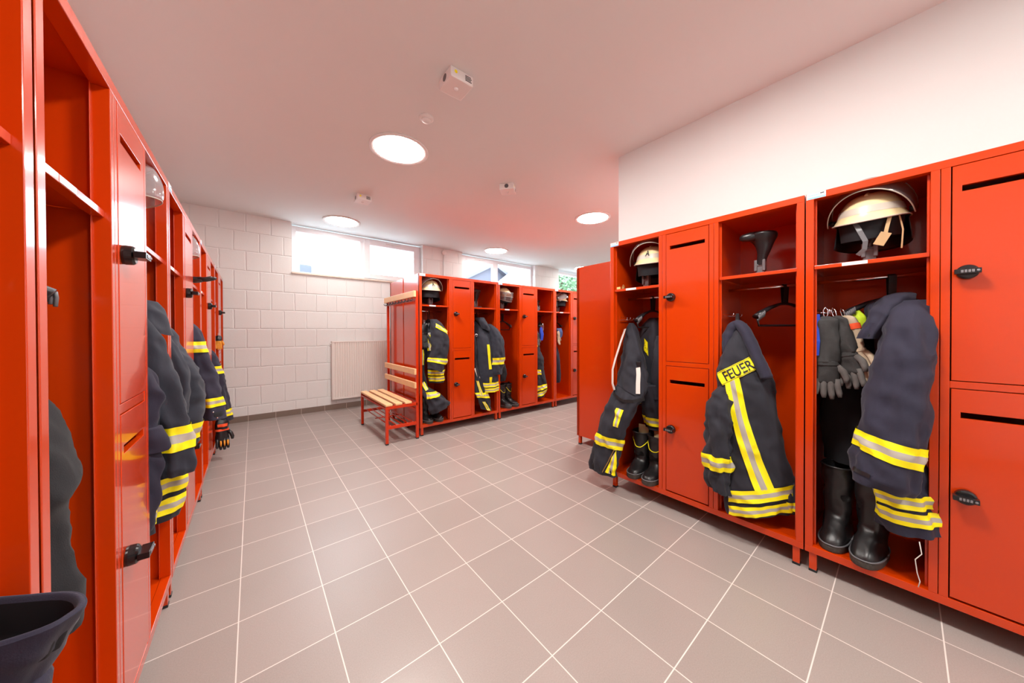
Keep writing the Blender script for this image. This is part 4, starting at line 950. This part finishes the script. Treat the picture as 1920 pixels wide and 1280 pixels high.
def m1_trousers():
    t = Thing('trousers', 'turnout trousers slumped over the boots in the island bay next to the bench', 'trousers', (0.18, 0.1, 0.25), FM[0], 'hanging turnout trousers')
    U = Loft([(0.085, 0.17, 1.20, 0.035, 0.04), (0.080, 0.16, 1.0, 0.045, 0.07), (0.078, 0.15, 0.75, 0.045, 0.07), (0.085, 0.13, 0.55, 0.05, 0.06)], 0.012, 3)
    u_ = t.part('leg_rear', U.mesh(28), [CHARC, DARKF], sm=True)
    stripe(t, u_, U.quad((0.05, 0.98), (0.085, 0.98), (0.085, 0.80), (0.055, 0.80), 6, 8, axis='s'))
    L = Loft([(0.060, 0.10, 0.62, 0.028, 0.04), (0.085, 0.06, 0.54, 0.050, 0.05), (0.138, 0.01, 0.475, 0.100, 0.06, 0, -0.15), (0.190, -0.02, 0.40, 0.122, 0.065, 0, -0.1), (0.225, -0.03, 0.32, 0.125, 0.065, 0, 0.25), (0.228, -0.03, 0.275, 0.110, 0.060, 0, 0.35)], 0.012, 9, fine=0.006)
    b = t.part('leg_front', L.mesh(36, 44), [CHARC, DARKF], sm=True)
    stripe(t, b, L.quad((0.060, 0.500), (0.225, 0.490), (0.235, 0.445), (0.072, 0.425), 14, 6))
    stripe(t, b, L.quad((0.042, 0.60), (0.078, 0.61), (0.098, 0.53), (0.068, 0.515), 6, 6, axis='s'))
    S = MB().ribbon([(0.12, 0.10, 1.15), (0.165, 0.08, 1.155), (0.175, 0.08, 1.15)], 0.045, 0.004, (0, 0, 1)).ribbon([(0.10, 0.09, 1.03), (0.15, 0.07, 1.025), (0.172, 0.07, 1.02)], 0.05, 0.004, (0, 0, 1))
    t.part('silver_tape', S, SIL, label='silver reflective tape')
m1_trousers()
glove(FM[0], 0.085, 0.070, 1.290, 10, 'black gloves clipped at the left edge of the island bay beside the bench', (BLACK, GLOVE), 'gloves clipped to the side hooks', 1.05, cuff=0.06)
gb3 = 'boots under the slumped trousers'
boot(FM[0], 0.112, 0.16, FLOOR_IN, 4, 'left black boot under the slumped trousers beside the bench', gb3, 0.28)
boot(FM[0], 0.250, 0.165, FLOOR_IN, 2, 'right black boot under the slumped trousers beside the bench', gb3, 0.28)

# ---- first island locker, right bay
stand(FM[0], 0.850, 0.17, 'black helmet stand without helmet above the dark grey island jacket', big=True)
solo('grey_cylinder', 'small grey cylinder standing in for a reflection at the back of the island shelf, right of the black stand', 'grey_cylinder', MB().tube([(0.93, 0.30, 1.520), (0.98, 0.30, 1.520), (1.0, 0.30, 1.520), (1.03, 0.30, 1.520)], [0.013, 0.013, 0.020, 0.022], 16), GREYP, (0.98, 0.30, 1.498), FM[0], sm=True)  # grey reflection on the shelf, modelled as a solid cylinder
hanger(FM[0], 0.905, 0.235, 'hanger carrying the dark grey island jacket', 0.16, 30)
def m1b_jacket():
    t = Thing('jacket', 'dark grey turnout jacket with wide sleeve stripe hanging out of the second island bay', 'jacket', (0.95, 0.05, 0.38), FM[0], 'hanging turnout jackets')
    L = Loft([(0.885, 0.20, 1.33, 0.04, 0.03), (0.900, 0.17, 1.28, 0.085, 0.06), (0.912, 0.12, 1.18, 0.128, 0.10), (0.925, 0.08, 1.05, 0.140, 0.115), (0.935, 0.05, 0.88, 0.138, 0.115), (0.945, 0.03, 0.70, 0.132, 0.11), (0.952, 0.02, 0.54, 0.130, 0.10), (0.960, 0.015, 0.40, 0.124, 0.095)], 0.014, 6)
    b = t.part('body', L.mesh(48, 64), [GREYF, DARKF], sm=True)
    for z0, z1 in ((0.525, 0.468), (0.455, 0.402)): stripe(t, b, L.band(z0, z1, 0.45, 1.08))
    stripe(t, b, L.quad((0.890, 1.02), (0.922, 1.02), (0.936, 0.70), (0.900, 0.70), 4, 12, (0,)))
    stripe(t, b, L.quad((0.905, 0.60), (0.938, 0.60), (0.938, 0.53), (0.905, 0.53), 4, 5, (0,)))
    A = Loft([(1.00, 0.10, 1.29, 0.04, 0.05), (1.03, 0.05, 1.23, 0.066, 0.07), (1.055, 0.0, 1.13, 0.085, 0.08), (1.062, -0.035, 1.04, 0.096, 0.072), (1.056, -0.062, 0.90, 0.096, 0.058), (1.048, -0.066, 0.78, 0.094, 0.056), (1.034, -0.066, 0.67, 0.080, 0.052, 0, -0.05), (1.025, -0.066, 0.625, 0.068, 0.048, 0, -0.05)], 0.012, 19, fine=0.005)
    s_ = t.part('sleeve', A.mesh(40, 56), [GREYF, DARKF], sm=True)
    stripe(t, s_, A.band(0.845, 0.757, 0.35, 1.10))
    C = Loft([(0.895, 0.13, 1.375, 0.055, 0.06), (0.905, 0.10, 1.32, 0.075, 0.075, 0, -0.3), (0.925, 0.06, 1.25, 0.070, 0.07, 0, -0.5), (0.930, 0.045, 1.20, 0.045, 0.05, 0, -0.5)], 0.01, 9)
    t.part('collar', C.mesh(32, 24, hollow=0.02), [GREYF, DARKF], sm=True)
m1b_jacket()
def m1b_trousers():
    t = Thing('trousers', 'turnout trousers with yellow seams at the left edge of the second island bay', 'trousers', (0.85, 0.0, 0.14), FM[0], 'hanging turnout trousers')
    L = Loft([(0.762, 0.09, 1.14, 0.024, 0.03), (0.765, 0.08, 1.05, 0.032, 0.05), (0.770, 0.07, 0.85, 0.036, 0.055), (0.785, 0.05, 0.62, 0.050, 0.06), (0.815, 0.02, 0.45, 0.072, 0.06), (0.858, -0.01, 0.30, 0.085, 0.055, 0, -0.2), (0.892, -0.02, 0.17, 0.085, 0.05, 0, -0.3)], 0.012, 13, fine=0.005)
    b = t.part('leg', L.mesh(36, 50), [CHARC, DARKF], sm=True)
    stripe(t, b, L.quad((0.750, 0.56), (0.775, 0.56), (0.825, 0.37), (0.795, 0.35), 6, 10, axis='s'))
    stripe(t, b, L.band(0.405, 0.335, 0.42, 1.0))
    stripe(t, b, L.quad((0.81, 0.29), (0.845, 0.29), (0.93, 0.155), (0.89, 0.150), 6, 8, axis='s'))
    t.part('brace', MB().ribbon([(0.750, 0.02, 0.72), (0.765, 0.0, 0.66), (0.785, -0.01, 0.60), (0.790, -0.01, 0.575)], 0.035, 0.003, (1, 0, 0.2)), WEB, label='white brace end')
    t.part('buckle', MB().tube([(0.765, 0.03, 1.16), (0.785, 0.02, 1.15), (0.775, 0.02, 1.12), (0.755, 0.03, 1.13), (0.765, 0.03, 1.16)], 0.004, 8), CHROME, sm=True)
m1b_trousers()

# ---- second island locker
helmet(FM[1], 0.200, 0.165, 1.680, 16, 'cream island helmet with its tinted visor folded down', visor='down', smoky=True, neck=True)
stand(FM[1], 0.175, 0.15, 'clamp stand under the helmet with the folded-down visor')
hanger(FM[1], 0.225, 0.20, 'empty black hanger above the laced island boots', 0.165, 14)
gb4 = 'black boots with yellow piping in the island'
boot(FM[1], 0.155, 0.150, FLOOR_IN, 12, 'left black boot with yellow piping under the empty island hanger', gb4, 0.31, trim=YEL, lace=True)
boot(FM[1], 0.275, 0.155, FLOOR_IN, 18, 'right black boot with yellow piping under the empty island hanger', gb4, 0.31, trim=YEL, lace=True)
solo('bag', 'black cloth bag hanging left above the yellow-piped boots', 'bag', Loft([(0.075, 0.16, 1.02, 0.012, 0.02), (0.095, 0.13, 0.86, 0.04, 0.05), (0.120, 0.10, 0.70, 0.065, 0.06), (0.125, 0.10, 0.58, 0.062, 0.06), (0.12, 0.10, 0.50, 0.045, 0.045)], 0.014, 6).mesh(28, 30, hollow=0.0), [DARKF, DARKF], (0.12, 0.1, 0.5), FM[1], sm=True)
stand(FM[1], 0.900, 0.17, 'clamp stand without helmet in the right bay of the second island locker')
solo('grey_cylinder', 'small grey cylinder at the back of the shelf in the second island locker', 'grey_cylinder', MB().tube([(0.93, 0.30, 1.520), (0.98, 0.30, 1.520), (1.0, 0.30, 1.520), (1.03, 0.30, 1.520)], [0.013, 0.013, 0.020, 0.022], 16), GREYP, (0.98, 0.30, 1.498), FM[1], sm=True)
hanger(FM[1], 1.000, 0.225, 'black hanger right of the bright blue cloth in the island', 0.15, 35)
solo('cloth', 'bright blue cloth clipped to a hook in the right bay of the second island locker', 'cloth', Loft([(0.900, 0.10, 1.255, 0.010, 0.008), (0.905, 0.10, 1.20, 0.034, 0.014), (0.912, 0.10, 1.12, 0.036, 0.016), (0.905, 0.10, 1.05, 0.020, 0.012)], 0.008, 5).mesh(24, 24, hollow=0.0), [BLUE, BLUE], (0.905, 0.1, 1.05), FM[1], sm=True)
solo('carabiner', 'steel carabiner hanging beside the bright blue cloth', 'carabiner', MB().tube([(0.930, 0.09, 1.31), (0.942, 0.09, 1.30), (0.944, 0.09, 1.22), (0.932, 0.09, 1.20), (0.922, 0.09, 1.22), (0.921, 0.09, 1.30), (0.930, 0.09, 1.31)], 0.004, 8), CHROME, (0.93, 0.09, 1.2), FM[1], sm=True)
def m2_jacket():
    t = Thing('jacket', 'bundled dark turnout jacket with yellow hem bands in the second island locker', 'jacket', (0.85, 0.1, 0.18), FM[1], 'hanging turnout jackets')
    L = Loft([(0.770, 0.13, 1.19, 0.024, 0.03), (0.782, 0.11, 1.05, 0.042, 0.05), (0.785, 0.09, 0.90, 0.055, 0.06), (0.800, 0.07, 0.75, 0.082, 0.07), (0.812, 0.06, 0.60, 0.078, 0.07), (0.822, 0.05, 0.45, 0.088, 0.075), (0.825, 0.05, 0.30, 0.088, 0.075, 0, 0.3), (0.818, 0.05, 0.20, 0.078, 0.07, 0, 0.3)], 0.016, 23, fine=0.007)
    b = t.part('body', L.mesh(40, 56), [CHARC, DARKF], sm=True)
    for z0, z1 in ((0.385, 0.315), (0.295, 0.230)): stripe(t, b, L.band(z0, z1, 0.42, 1.08))
    stripe(t, b, L.quad((0.745, 0.615), (0.79, 0.61), (0.79, 0.54), (0.745, 0.54), 8, 6))
    stripe(t, b, L.quad((0.735, 1.01), (0.78, 1.0), (0.775, 0.96), (0.735, 0.97), 6, 4, (0,)))
    A = Loft([(0.895, 0.14, 0.72, 0.03, 0.04), (0.925, 0.12, 0.55, 0.040, 0.05), (0.940, 0.11, 0.40, 0.042, 0.05), (0.935, 0.11, 0.30, 0.036, 0.04)], 0.01, 4)
    t.part('sleeve', A.mesh(28), [GREYF, DARKF], sm=True)
m2_jacket()
glove(FM[1], 0.790, 0.060, 1.17, 0, 'small grey glove hanging beside the bundled island jacket', (GLOVE, PALM), 'gloves clipped to the side hooks', 0.72, cuff=0.06)

# ---- third island locker
helmet(FM[2], 0.245, 0.165, 1.690, 42, 'cream helmet with half raised visor in the last visible island bay', visor='half', smoky=True, stretch=1.05)
stand(FM[2], 0.230, 0.16, 'clamp stand under the helmet in the last visible island bay')
hanger(FM[2], 0.250, 0.20, 'black hanger in the last visible island bay', 0.16, 20)
solo('pouch', 'dull blue cloth pouch hanging below the hanger in the last island bay', 'pouch', Loft([(0.215, 0.11, 1.24, 0.055, 0.018), (0.220, 0.10, 1.18, 0.058, 0.026), (0.215, 0.10, 1.10, 0.048, 0.026), (0.205, 0.10, 1.06, 0.028, 0.018)], 0.006, 5).mesh(28, 24, hollow=0.0), [DENIM, DENIM], (0.21, 0.1, 1.06), FM[2], sm=True)
glove(FM[2], 0.155, 0.070, 1.20, 20, 'beige leather glove at the left edge of the last island bay', (TANG, TANG), 'gloves clipped to the side hooks', 0.85, cuff=0.05)
solo('cloth', 'long navy cloth hanging at the left edge of the last island bay', 'cloth', Loft([(0.130, 0.13, 0.98, 0.015, 0.02), (0.150, 0.11, 0.82, 0.035, 0.04), (0.165, 0.10, 0.62, 0.048, 0.045), (0.168, 0.10, 0.45, 0.046, 0.045), (0.160, 0.10, 0.36, 0.035, 0.035)], 0.01, 5).mesh(28, 36), [NAVY, DARKF], (0.16, 0.1, 0.36), FM[2], sm=True)

# ------------------------------------------------------------------ left-hand row
def bucket():
    t = Thing('trousers', 'navy work trousers with open rolled waist, at the lower left edge of the photo', 'trousers', (0.86, 0.06, 0.13), FL[0], 'navy trousers')
    L = Loft([(0.985, 0.043, 0.785, 0.149, 0.056, 61), (0.985, 0.043, 0.765, 0.142, 0.058, 61), (0.985, 0.045, 0.705, 0.106, 0.062, 61), (0.965, 0.058, 0.61, 0.090, 0.075, 61), (0.94, 0.10, 0.50, 0.085, 0.085), (0.92, 0.15, 0.35, 0.090, 0.09), (0.92, 0.16, 0.135, 0.10, 0.10)], 0.009, 5, fine=0.003, p=2.2)
    mb = MB().grid(lambda u, v: L.S(u, v*6), 56, 60, closed=True)
    t.part('legs', mb, NAVY, sm=True, solid=0.003)
    inn = MB()
    def ins(u, v):
        P = L.S(u, 0.9*v, -0.010-0.006*v); return P-Vector((0, 0, 0.004+0.03*v))
    inn.grid(ins, 56, 10, closed=True); k = len(inn.v); inn.f.append(tuple(range(k-56, k))); inn.m.append(0)
    t.part('lining', inn, DARKF, sm=True)
    def rl(u, v):
        P = L.S(u, 0); Q = L.S(u, 0, -0.010)-Vector((0, 0, 0.004)); w = math.sin(PI*v)*0.005
        return P.lerp(Q, v)+Vector((0, 0, w))
    t.part('rolled_waist', MB().grid(rl, 56, 6, closed=True), NAVY, sm=True)
    L2 = Loft([(0.955, 0.035, 0.700, 0.085, 0.045, 61), (0.955, 0.035, 0.685, 0.100, 0.055, 61), (0.95, 0.05, 0.60, 0.110, 0.065, 61), (0.94, 0.08, 0.45, 0.10, 0.08, 61)], 0.008, 8)
    t.part('jacket_fold', L2.mesh(36, 24), [NAVY, DARKF], sm=True)
bucket()
hanger(FL[1], 0.195, 0.235, 'hanger whose ribbed end shows in the bay nearest on the left', 0.185, 90)
def profile(cx, a, prof, b, extra=(), **kw):
    """garment seen side-on: prof = (front edge depth, z)"""
    return Loft([(cx+c, d+bb, z, aa, bb) for (d, z, aa, bb, c) in prof], **kw)
def l1_shirt():
    t = Thing('shirt', 'dark grey fleece shirt hanging in the bay nearest on the left', 'shirt', (0.19, 0.15, 0.55), FL[1])
    L = profile(0, 0, [(0.14, 1.19, 0.05, 0.06, 0.19), (0.085, 1.10, 0.10, 0.10, 0.19), (0.050, 1.02, 0.12, 0.12, 0.19), (0.030, 0.94, 0.12, 0.13, 0.19), (0.004, 0.860, 0.11, 0.135, 0.185), (0.018, 0.810, 0.11, 0.13, 0.185), (0.020, 0.72, 0.11, 0.125, 0.185), (0.010, 0.62, 0.11, 0.13, 0.185), (0.012, 0.56, 0.10, 0.125, 0.185)], 0, folds=0.010, seed=5, fine=0.003)
    t.part('body', L.mesh(40, 60), [FLEECE, DARKF], sm=True)
    C = Loft([(0.19, 0.20, 1.24, 0.05, 0.05), (0.19, 0.19, 1.20, 0.06, 0.06), (0.19, 0.185, 1.16, 0.065, 0.065)], 0.005, 2)
    t.part('collar', C.mesh(28, 14, hollow=0.01), [FLEECE, DARKF], sm=True)
l1_shirt()
lab = 'helmet with clear visor poking out of the second left bay behind the near door'
helmet(FL[1], 0.905, 0.245, 1.675, 0, lab, visor='low', smoky=False, stretch=1.10, vf=1.50)
stand(FL[1], 0.905, 0.24, 'clamp stand under the clear-visor helmet nearest on the left')
hanger(FL[1], 0.895, 0.235, 'hanger inside the grey-blue jacket with striped cuff, left row', 0.16, 60)
def l1_jacket():
    t = Thing('jacket', 'grey-blue turnout jacket with wide yellow cuff stripe, nearest on the left', 'jacket', (0.89, 0.05, 0.6), FL[1], 'hanging turnout jackets')
    L = profile(0, 0, [(0.10, 1.30, 0.04, 0.06, 0.89), (0.02, 1.22, 0.10, 0.10, 0.89), (-0.005, 1.15, 0.12, 0.12, 0.885), (-0.025, 1.08, 0.125, 0.13, 0.88), (-0.045, 0.96, 0.125, 0.13, 0.88), (-0.05, 0.80, 0.125, 0.13, 0.88), (-0.05, 0.66, 0.12, 0.13, 0.88)], 0, folds=0.010, seed=3)
    b = t.part('body', L.mesh(40, 50), [GREYF, DARKF], sm=True)
    A = profile(0, 0, [(0.03, 1.26, 0.04, 0.05, 0.83), (-0.012, 1.19, 0.055, 0.06, 0.835), (-0.036, 1.09, 0.062, 0.066, 0.84), (-0.064, 0.95, 0.064, 0.066, 0.845), (-0.090, 0.84, 0.064, 0.062, 0.85), (-0.103, 0.75, 0.062, 0.058, 0.85), (-0.106, 0.68, 0.058, 0.054, 0.85), (-0.098, 0.635, 0.050, 0.046, 0.85)], 0, folds=0.008, seed=13, fine=0.004)
    s_ = t.part('sleeve', A.mesh(40, 60), [GREYF, DARKF], sm=True)
    stripe(t, s_, A.band(0.825, 0.735, 0.15, 1.05, dz=0.0))
    C = Loft([(0.885, 0.075, 1.315, 0.07, 0.075, 0, 0, 0.2), (0.885, 0.060, 1.27, 0.080, 0.085, 0, 0, 0.3), (0.885, 0.045, 1.21, 0.082, 0.080, 0, 0, 0.5)], 0.008, 9)
    t.part('collar', C.mesh(36, 20, hollow=0.02), [GREYF, DARKF], sm=True)
l1_jacket()
def l1_navy():
    t = Thing('trousers', 'navy work trousers with pocket flap between near door and grey-blue jacket, left row', 'trousers', (0.78, 0.05, 0.45), FL[1], 'navy trousers')
    L = profile(0, 0, [(0.035, 1.09, 0.02, 0.03, 0.765), (-0.002, 1.05, 0.028, 0.05, 0.768), (-0.028, 0.99, 0.030, 0.06, 0.77), (-0.033, 0.93, 0.030, 0.065, 0.77), (-0.016, 0.86, 0.028, 0.06, 0.77), (-0.020, 0.78, 0.028, 0.06, 0.77), (-0.028, 0.70, 0.028, 0.06, 0.77), (-0.016, 0.58, 0.028, 0.055, 0.77), (0.004, 0.47, 0.026, 0.05, 0.77)], 0, folds=0.006, seed=23, fine=0.005)
    b = t.part('legs', L.mesh(36, 50), [NAVY, DARKF], sm=True)
    F_ = profile(0, 0, [(-0.026, 0.845, 0.028, 0.04, 0.765), (-0.050, 0.775, 0.032, 0.045, 0.762), (-0.046, 0.755, 0.032, 0.045, 0.762)], 0, folds=0.003, seed=1)
    t.part('pocket_flap', F_.mesh(28, 12, hollow=0.01), [NAVY, DARKF], sm=True)
l1_navy()
def l1_trousers():
    t = Thing('trousers', 'turnout trousers with double yellow bands below the grey-blue jacket, left row', 'trousers', (0.92, 0.0, 0.41), FL[1], 'hanging turnout trousers')
    L = profile(0, 0, [(0.0, 0.80, 0.07, 0.08, 0.94), (-0.04, 0.70, 0.07, 0.075, 0.945), (-0.060, 0.60, 0.060, 0.07, 0.96), (-0.054, 0.50, 0.058, 0.065, 0.96), (-0.040, 0.43, 0.052, 0.06, 0.96)], 0, folds=0.008, seed=4)
    b = t.part('leg', L.mesh(36, 36), [CHARC, DARKF], sm=True)
    for z0, z1 in ((0.605, 0.540), (0.522, 0.460)): stripe(t, b, L.band(z0, z1, 0.1, 1.05))
    R_ = profile(0, 0, [(0.03, 0.62, 0.035, 0.05, 0.82), (0.005, 0.55, 0.036, 0.05, 0.82), (0.0, 0.44, 0.035, 0.045, 0.82)], 0, folds=0.006, seed=7)
    b2 = t.part('leg', R_.mesh(28, 24), [CHARC, DARKF], sm=True)
    for z0, z1 in ((0.60, 0.565), (0.535, 0.475)): stripe(t, b2, R_.band(z0, z1, 0.1, 1.05))
l1_trousers()
def l2_jacket():
    t = Thing('jacket', 'plain slate grey jacket bulging out of the third left bay', 'jacket', (0.2, 0.05, 0.6), FL[2], 'hanging turnout jackets')
    L = profile(0, 0, [(0.08, 1.27, 0.04, 0.05, 0.2), (0.015, 1.19, 0.09, 0.10, 0.2), (-0.016, 1.10, 0.11, 0.12, 0.2), (-0.064, 1.02, 0.12, 0.13, 0.2), (-0.088, 0.94, 0.12, 0.135, 0.2), (-0.082, 0.82, 0.12, 0.13, 0.2), (-0.066, 0.70, 0.115, 0.125, 0.2), (-0.058, 0.62, 0.11, 0.12, 0.2)], 0, folds=0.012, seed=31, fine=0.005)
    b = t.part('body', L.mesh(40, 60), [GREYF, DARKF], sm=True)
    stripe(t, b, L.band(0.74, 0.66, 0.55, 1.05))
    A = profile(0, 0, [(0.02, 1.18, 0.03, 0.05, 0.10), (-0.02, 1.08, 0.042, 0.06, 0.105), (-0.05, 0.95, 0.045, 0.06, 0.105), (-0.045, 0.80, 0.045, 0.06, 0.105)], 0, folds=0.008, seed=3)
    t.part('sleeve', A.mesh(28, 36), [GREYF, DARKF], sm=True)
l2_jacket()
helmet(FL[2], 0.905, 0.245, 1.665, 0, 'second helmet with clear visor poking out, further along the left row', visor='low', smoky=False, stretch=1.10, vf=1.50)
stand(FL[2], 0.905, 0.24, 'clamp stand under the second clear-visor helmet of the left row')
Gh = FL[2] @ Matrix.Translation((0.80, 0.13, 1.519)) @ Matrix.Rotation(-PI/2, 4, 'X')
glove(Gh, 0, 0, 0, 0, 'black glove lying on a shelf with its fingers sticking out, left row', (BLACK, BLACK), 'black gloves on the left shelf', 0.92, hook=False, cuff=0.03)
def l2b_jacket():
    t = Thing('jacket', 'navy turnout jacket with two striped bands on its sleeve, middle of the left row', 'jacket', (0.89, 0.05, 0.6), FL[2], 'hanging turnout jackets')
    L = profile(0, 0, [(0.09, 1.27, 0.04, 0.06, 0.9), (0.03, 1.20, 0.10, 0.11, 0.9), (0.0, 1.08, 0.12, 0.13, 0.9), (-0.03, 0.90, 0.12, 0.13, 0.9), (-0.04, 0.70, 0.12, 0.13, 0.9)], 0, folds=0.010, seed=3)
    t.part('body', L.mesh(40, 50), [NAVY, DARKF], sm=True)
    A = profile(0, 0, [(0.03, 1.26, 0.04, 0.05, 0.86), (-0.012, 1.20, 0.055, 0.06, 0.865), (-0.038, 1.11, 0.062, 0.062, 0.87), (-0.072, 0.97, 0.064, 0.064, 0.875), (-0.100, 0.86, 0.064, 0.066, 0.88), (-0.126, 0.73, 0.062, 0.066, 0.88), (-0.140, 0.63, 0.060, 0.064, 0.88, ), (-0.143, 0.605, 0.058, 0.062, 0.88)], 0, folds=0.007, seed=18, fine=0.004)
    s_ = t.part('sleeve', A.mesh(40, 60), [NAVY, DARKF], sm=True)
    stripe(t, s_, A.band(1.125, 1.055, 0.1, 1.05)); stripe(t, s_, A.band(0.752, 0.692, 0.1, 1.05))
    for k in range(2):
        p = A.S(0.55, A.t_at(0.62-0.0*k), 0.006)
        t.part('press_stud', MB().lathe([(0.006, 0), (0.004, -0.004), (0.001, -0.005)], 12, (p.x, p.y+0.02*k, p.z+0.04*k), axis='x'), CHROME, sm=True)
l2b_jacket()
def l3_jacket():
    t = Thing('jacket', 'narrow navy jacket above the orange and black glove, far end of the left row', 'jacket', (0.88, 0.05, 0.34), FL[3], 'hanging turnout jackets')
    A = profile(0, 0, [(0.06, 1.12, 0.05, 0.06, 0.88), (0.004, 1.03, 0.08, 0.08, 0.88), (-0.038, 0.95, 0.09, 0.085, 0.88), (-0.070, 0.80, 0.09, 0.085, 0.88), (-0.100, 0.60, 0.085, 0.075, 0.88), (-0.126, 0.42, 0.075, 0.060, 0.88), (-0.132, 0.36, 0.065, 0.045, 0.88)], 0, folds=0.008, seed=28, fine=0.004)
    s_ = t.part('sleeve', A.mesh(36, 50), [NAVY, DARKF], sm=True)
    stripe(t, s_, A.band(0.875, 0.805, 0.1, 1.05)); stripe(t, s_, A.band(0.465, 0.405, 0.1, 1.05))
    L = profile(0, 0, [(0.10, 1.26, 0.04, 0.06, 0.9), (0.06, 1.15, 0.10, 0.11, 0.9), (0.03, 0.90, 0.12, 0.13, 0.9), (0.02, 0.60, 0.12, 0.13, 0.9)], 0, folds=0.010, seed=3)
    t.part('body', L.mesh(36, 40), [NAVY, DARKF], sm=True)
l3_jacket()
glove(FL[3], 0.835, -0.058, 0.40, -78, 'black and orange rescue glove hanging below the narrow navy jacket', (BLACK, BLACK), 'rescue gloves', 1.10, badge=ORANGE, bands=AMBER, hook=False, cuff=0.05)
glove(FL[4], 0.30, -0.005, 1.16, -80, 'small black and yellow glove hung in the last locker by the block wall', (BLACK, AMBER), 'rescue gloves', 0.6, cuff=0.04)

# ------------------------------------------------------------------ outside the windows
struct('ground', MB().box(-40, 70, YW+0.5, 70, -0.4, -0.25), BOUNCE_GROUND, 'ground outside the windows', 'ground')
def house(name, label, x0, x1, y, depth, eave, apex, wallm, roofm, hip=False):
    t = Thing('house', label, 'house', ((x0+x1)/2, y, -0.25)); xm = (x0+x1)/2; o = 0.35
    w = MB().box(x0, x1, y, y+depth, -0.25, eave)
    if not hip:
        w.add([(x0, y, eave), (x1, y, eave), (xm, y, apex), (x0, y+depth, eave), (x1, y+depth, eave), (xm, y+depth, apex)], [(0, 1, 2), (3, 5, 4), (0, 2, 5, 3), (1, 4, 5, 2)])
    t.part('wall', w, wallm)
    r = MB(); sl = (apex-eave)/(xm-x0)
    if hip:
        r.add([(x0-o, y-o, eave-o*0.3), (x1+o, y-o, eave-o*0.3), (x1+o, y+depth+o, eave-o*0.3), (x0-o, y+depth+o, eave-o*0.3), (xm, y+depth*0.35, apex), (xm, y+depth*0.65, apex)], [(0, 1, 4), (1, 2, 5, 4), (2, 3, 5), (3, 0, 4, 5), (3, 2, 1, 0)])
        for k in range(9):
            q = k/8; a = Vector((lerp(x0-o, x1+o, q), y-o, eave-o*0.3)); b = Vector((xm, y+depth*0.35, apex))
            r.tube([a+Vector((0, 0, 0.04)), a.lerp(b, 0.92-0.6*abs(q-0.5))+Vector((0, 0, 0.04))], 0.05, 6)
    else:
        for s, xe in ((-1, x0-o), (1, x1+o)):
            ze = eave-sl*o
            r.add([(xe, y-o, ze), (xm, y-o, apex), (xm, y+depth+o, apex), (xe, y+depth+o, ze), (xe, y-o, ze+0.18), (xm, y-o, apex+0.18), (xm, y+depth+o, apex+0.18), (xe, y+depth+o, ze+0.18)], [(0, 1, 2, 3), (4, 7, 6, 5), (0, 4, 5, 1), (2, 6, 7, 3), (0, 3, 7, 4), (1, 5, 6, 2)])
    t.part('roof', r, roofm)
    return t
h1 = house('house', 'house roof with a blue-grey chimney seen at the lower left of the first window', 0.9, 4.5, 23, 5, 3.2, 5.15, RENDERW, TILE_R, hip=True)
h1.part('chimney', MB().box(2.45, 3.12, 25.2, 25.9, 4.4, 5.95), ZINC)
h1.part('antenna', MB().tube([(2.6, 25.5, 5.9), (2.6, 25.5, 6.25)], 0.03, 6), ZINC)
house('house', 'slate grey gabled house seen through the left part of the second window', 6.6, 14.2, 14.6, 7, 2.9, 4.85, SLATE, SLATE)
house('house', 'pale pink gabled house seen through the right part of the second window', 9.6, 13.1, 12.45, 1.1, 3.2, 4.48, RENDERW, RENDERW)
def tree(x, y, z0, zc, r, label):
    t = Thing('tree', label, 'tree', (x, y, z0), group='trees outside the third window')
    t.part('trunk', MB().tube([(x, y, z0), (x+0.1, y, zc*0.5), (x-0.1, y, zc)], [0.28, 0.2, 0.1], 10), BARK, sm=True)
    f = MB(); rnd = random.Random(int(x*10))
    for k in range(2600):
        d = Vector((rnd.gauss(0, 1), rnd.gauss(0, 1), rnd.gauss(0, 1))).normalized()
        c = Vector((x, y, zc))+Vector((d.x*r, d.y*r, d.z*r*1.1))*(rnd.random()**0.35)*(1+0.25*noise.noise(d*2.5))
        a = Vector((rnd.gauss(0, 1), rnd.gauss(0, 1), rnd.gauss(0, 1))).normalized()*0.16; b = a.orthogonal().normalized()*0.10
        f.add([c-a, c+b, c+a, c-b], [(0, 1, 2, 3)])
    t.part('foliage', f, LEAF)
tree(19.5, 17.5, -0.25, 5.2, 2.4, 'left green tree outside the third window')
tree(25.2, 20.5, -0.25, 5.6, 2.6, 'right green tree outside the third window')
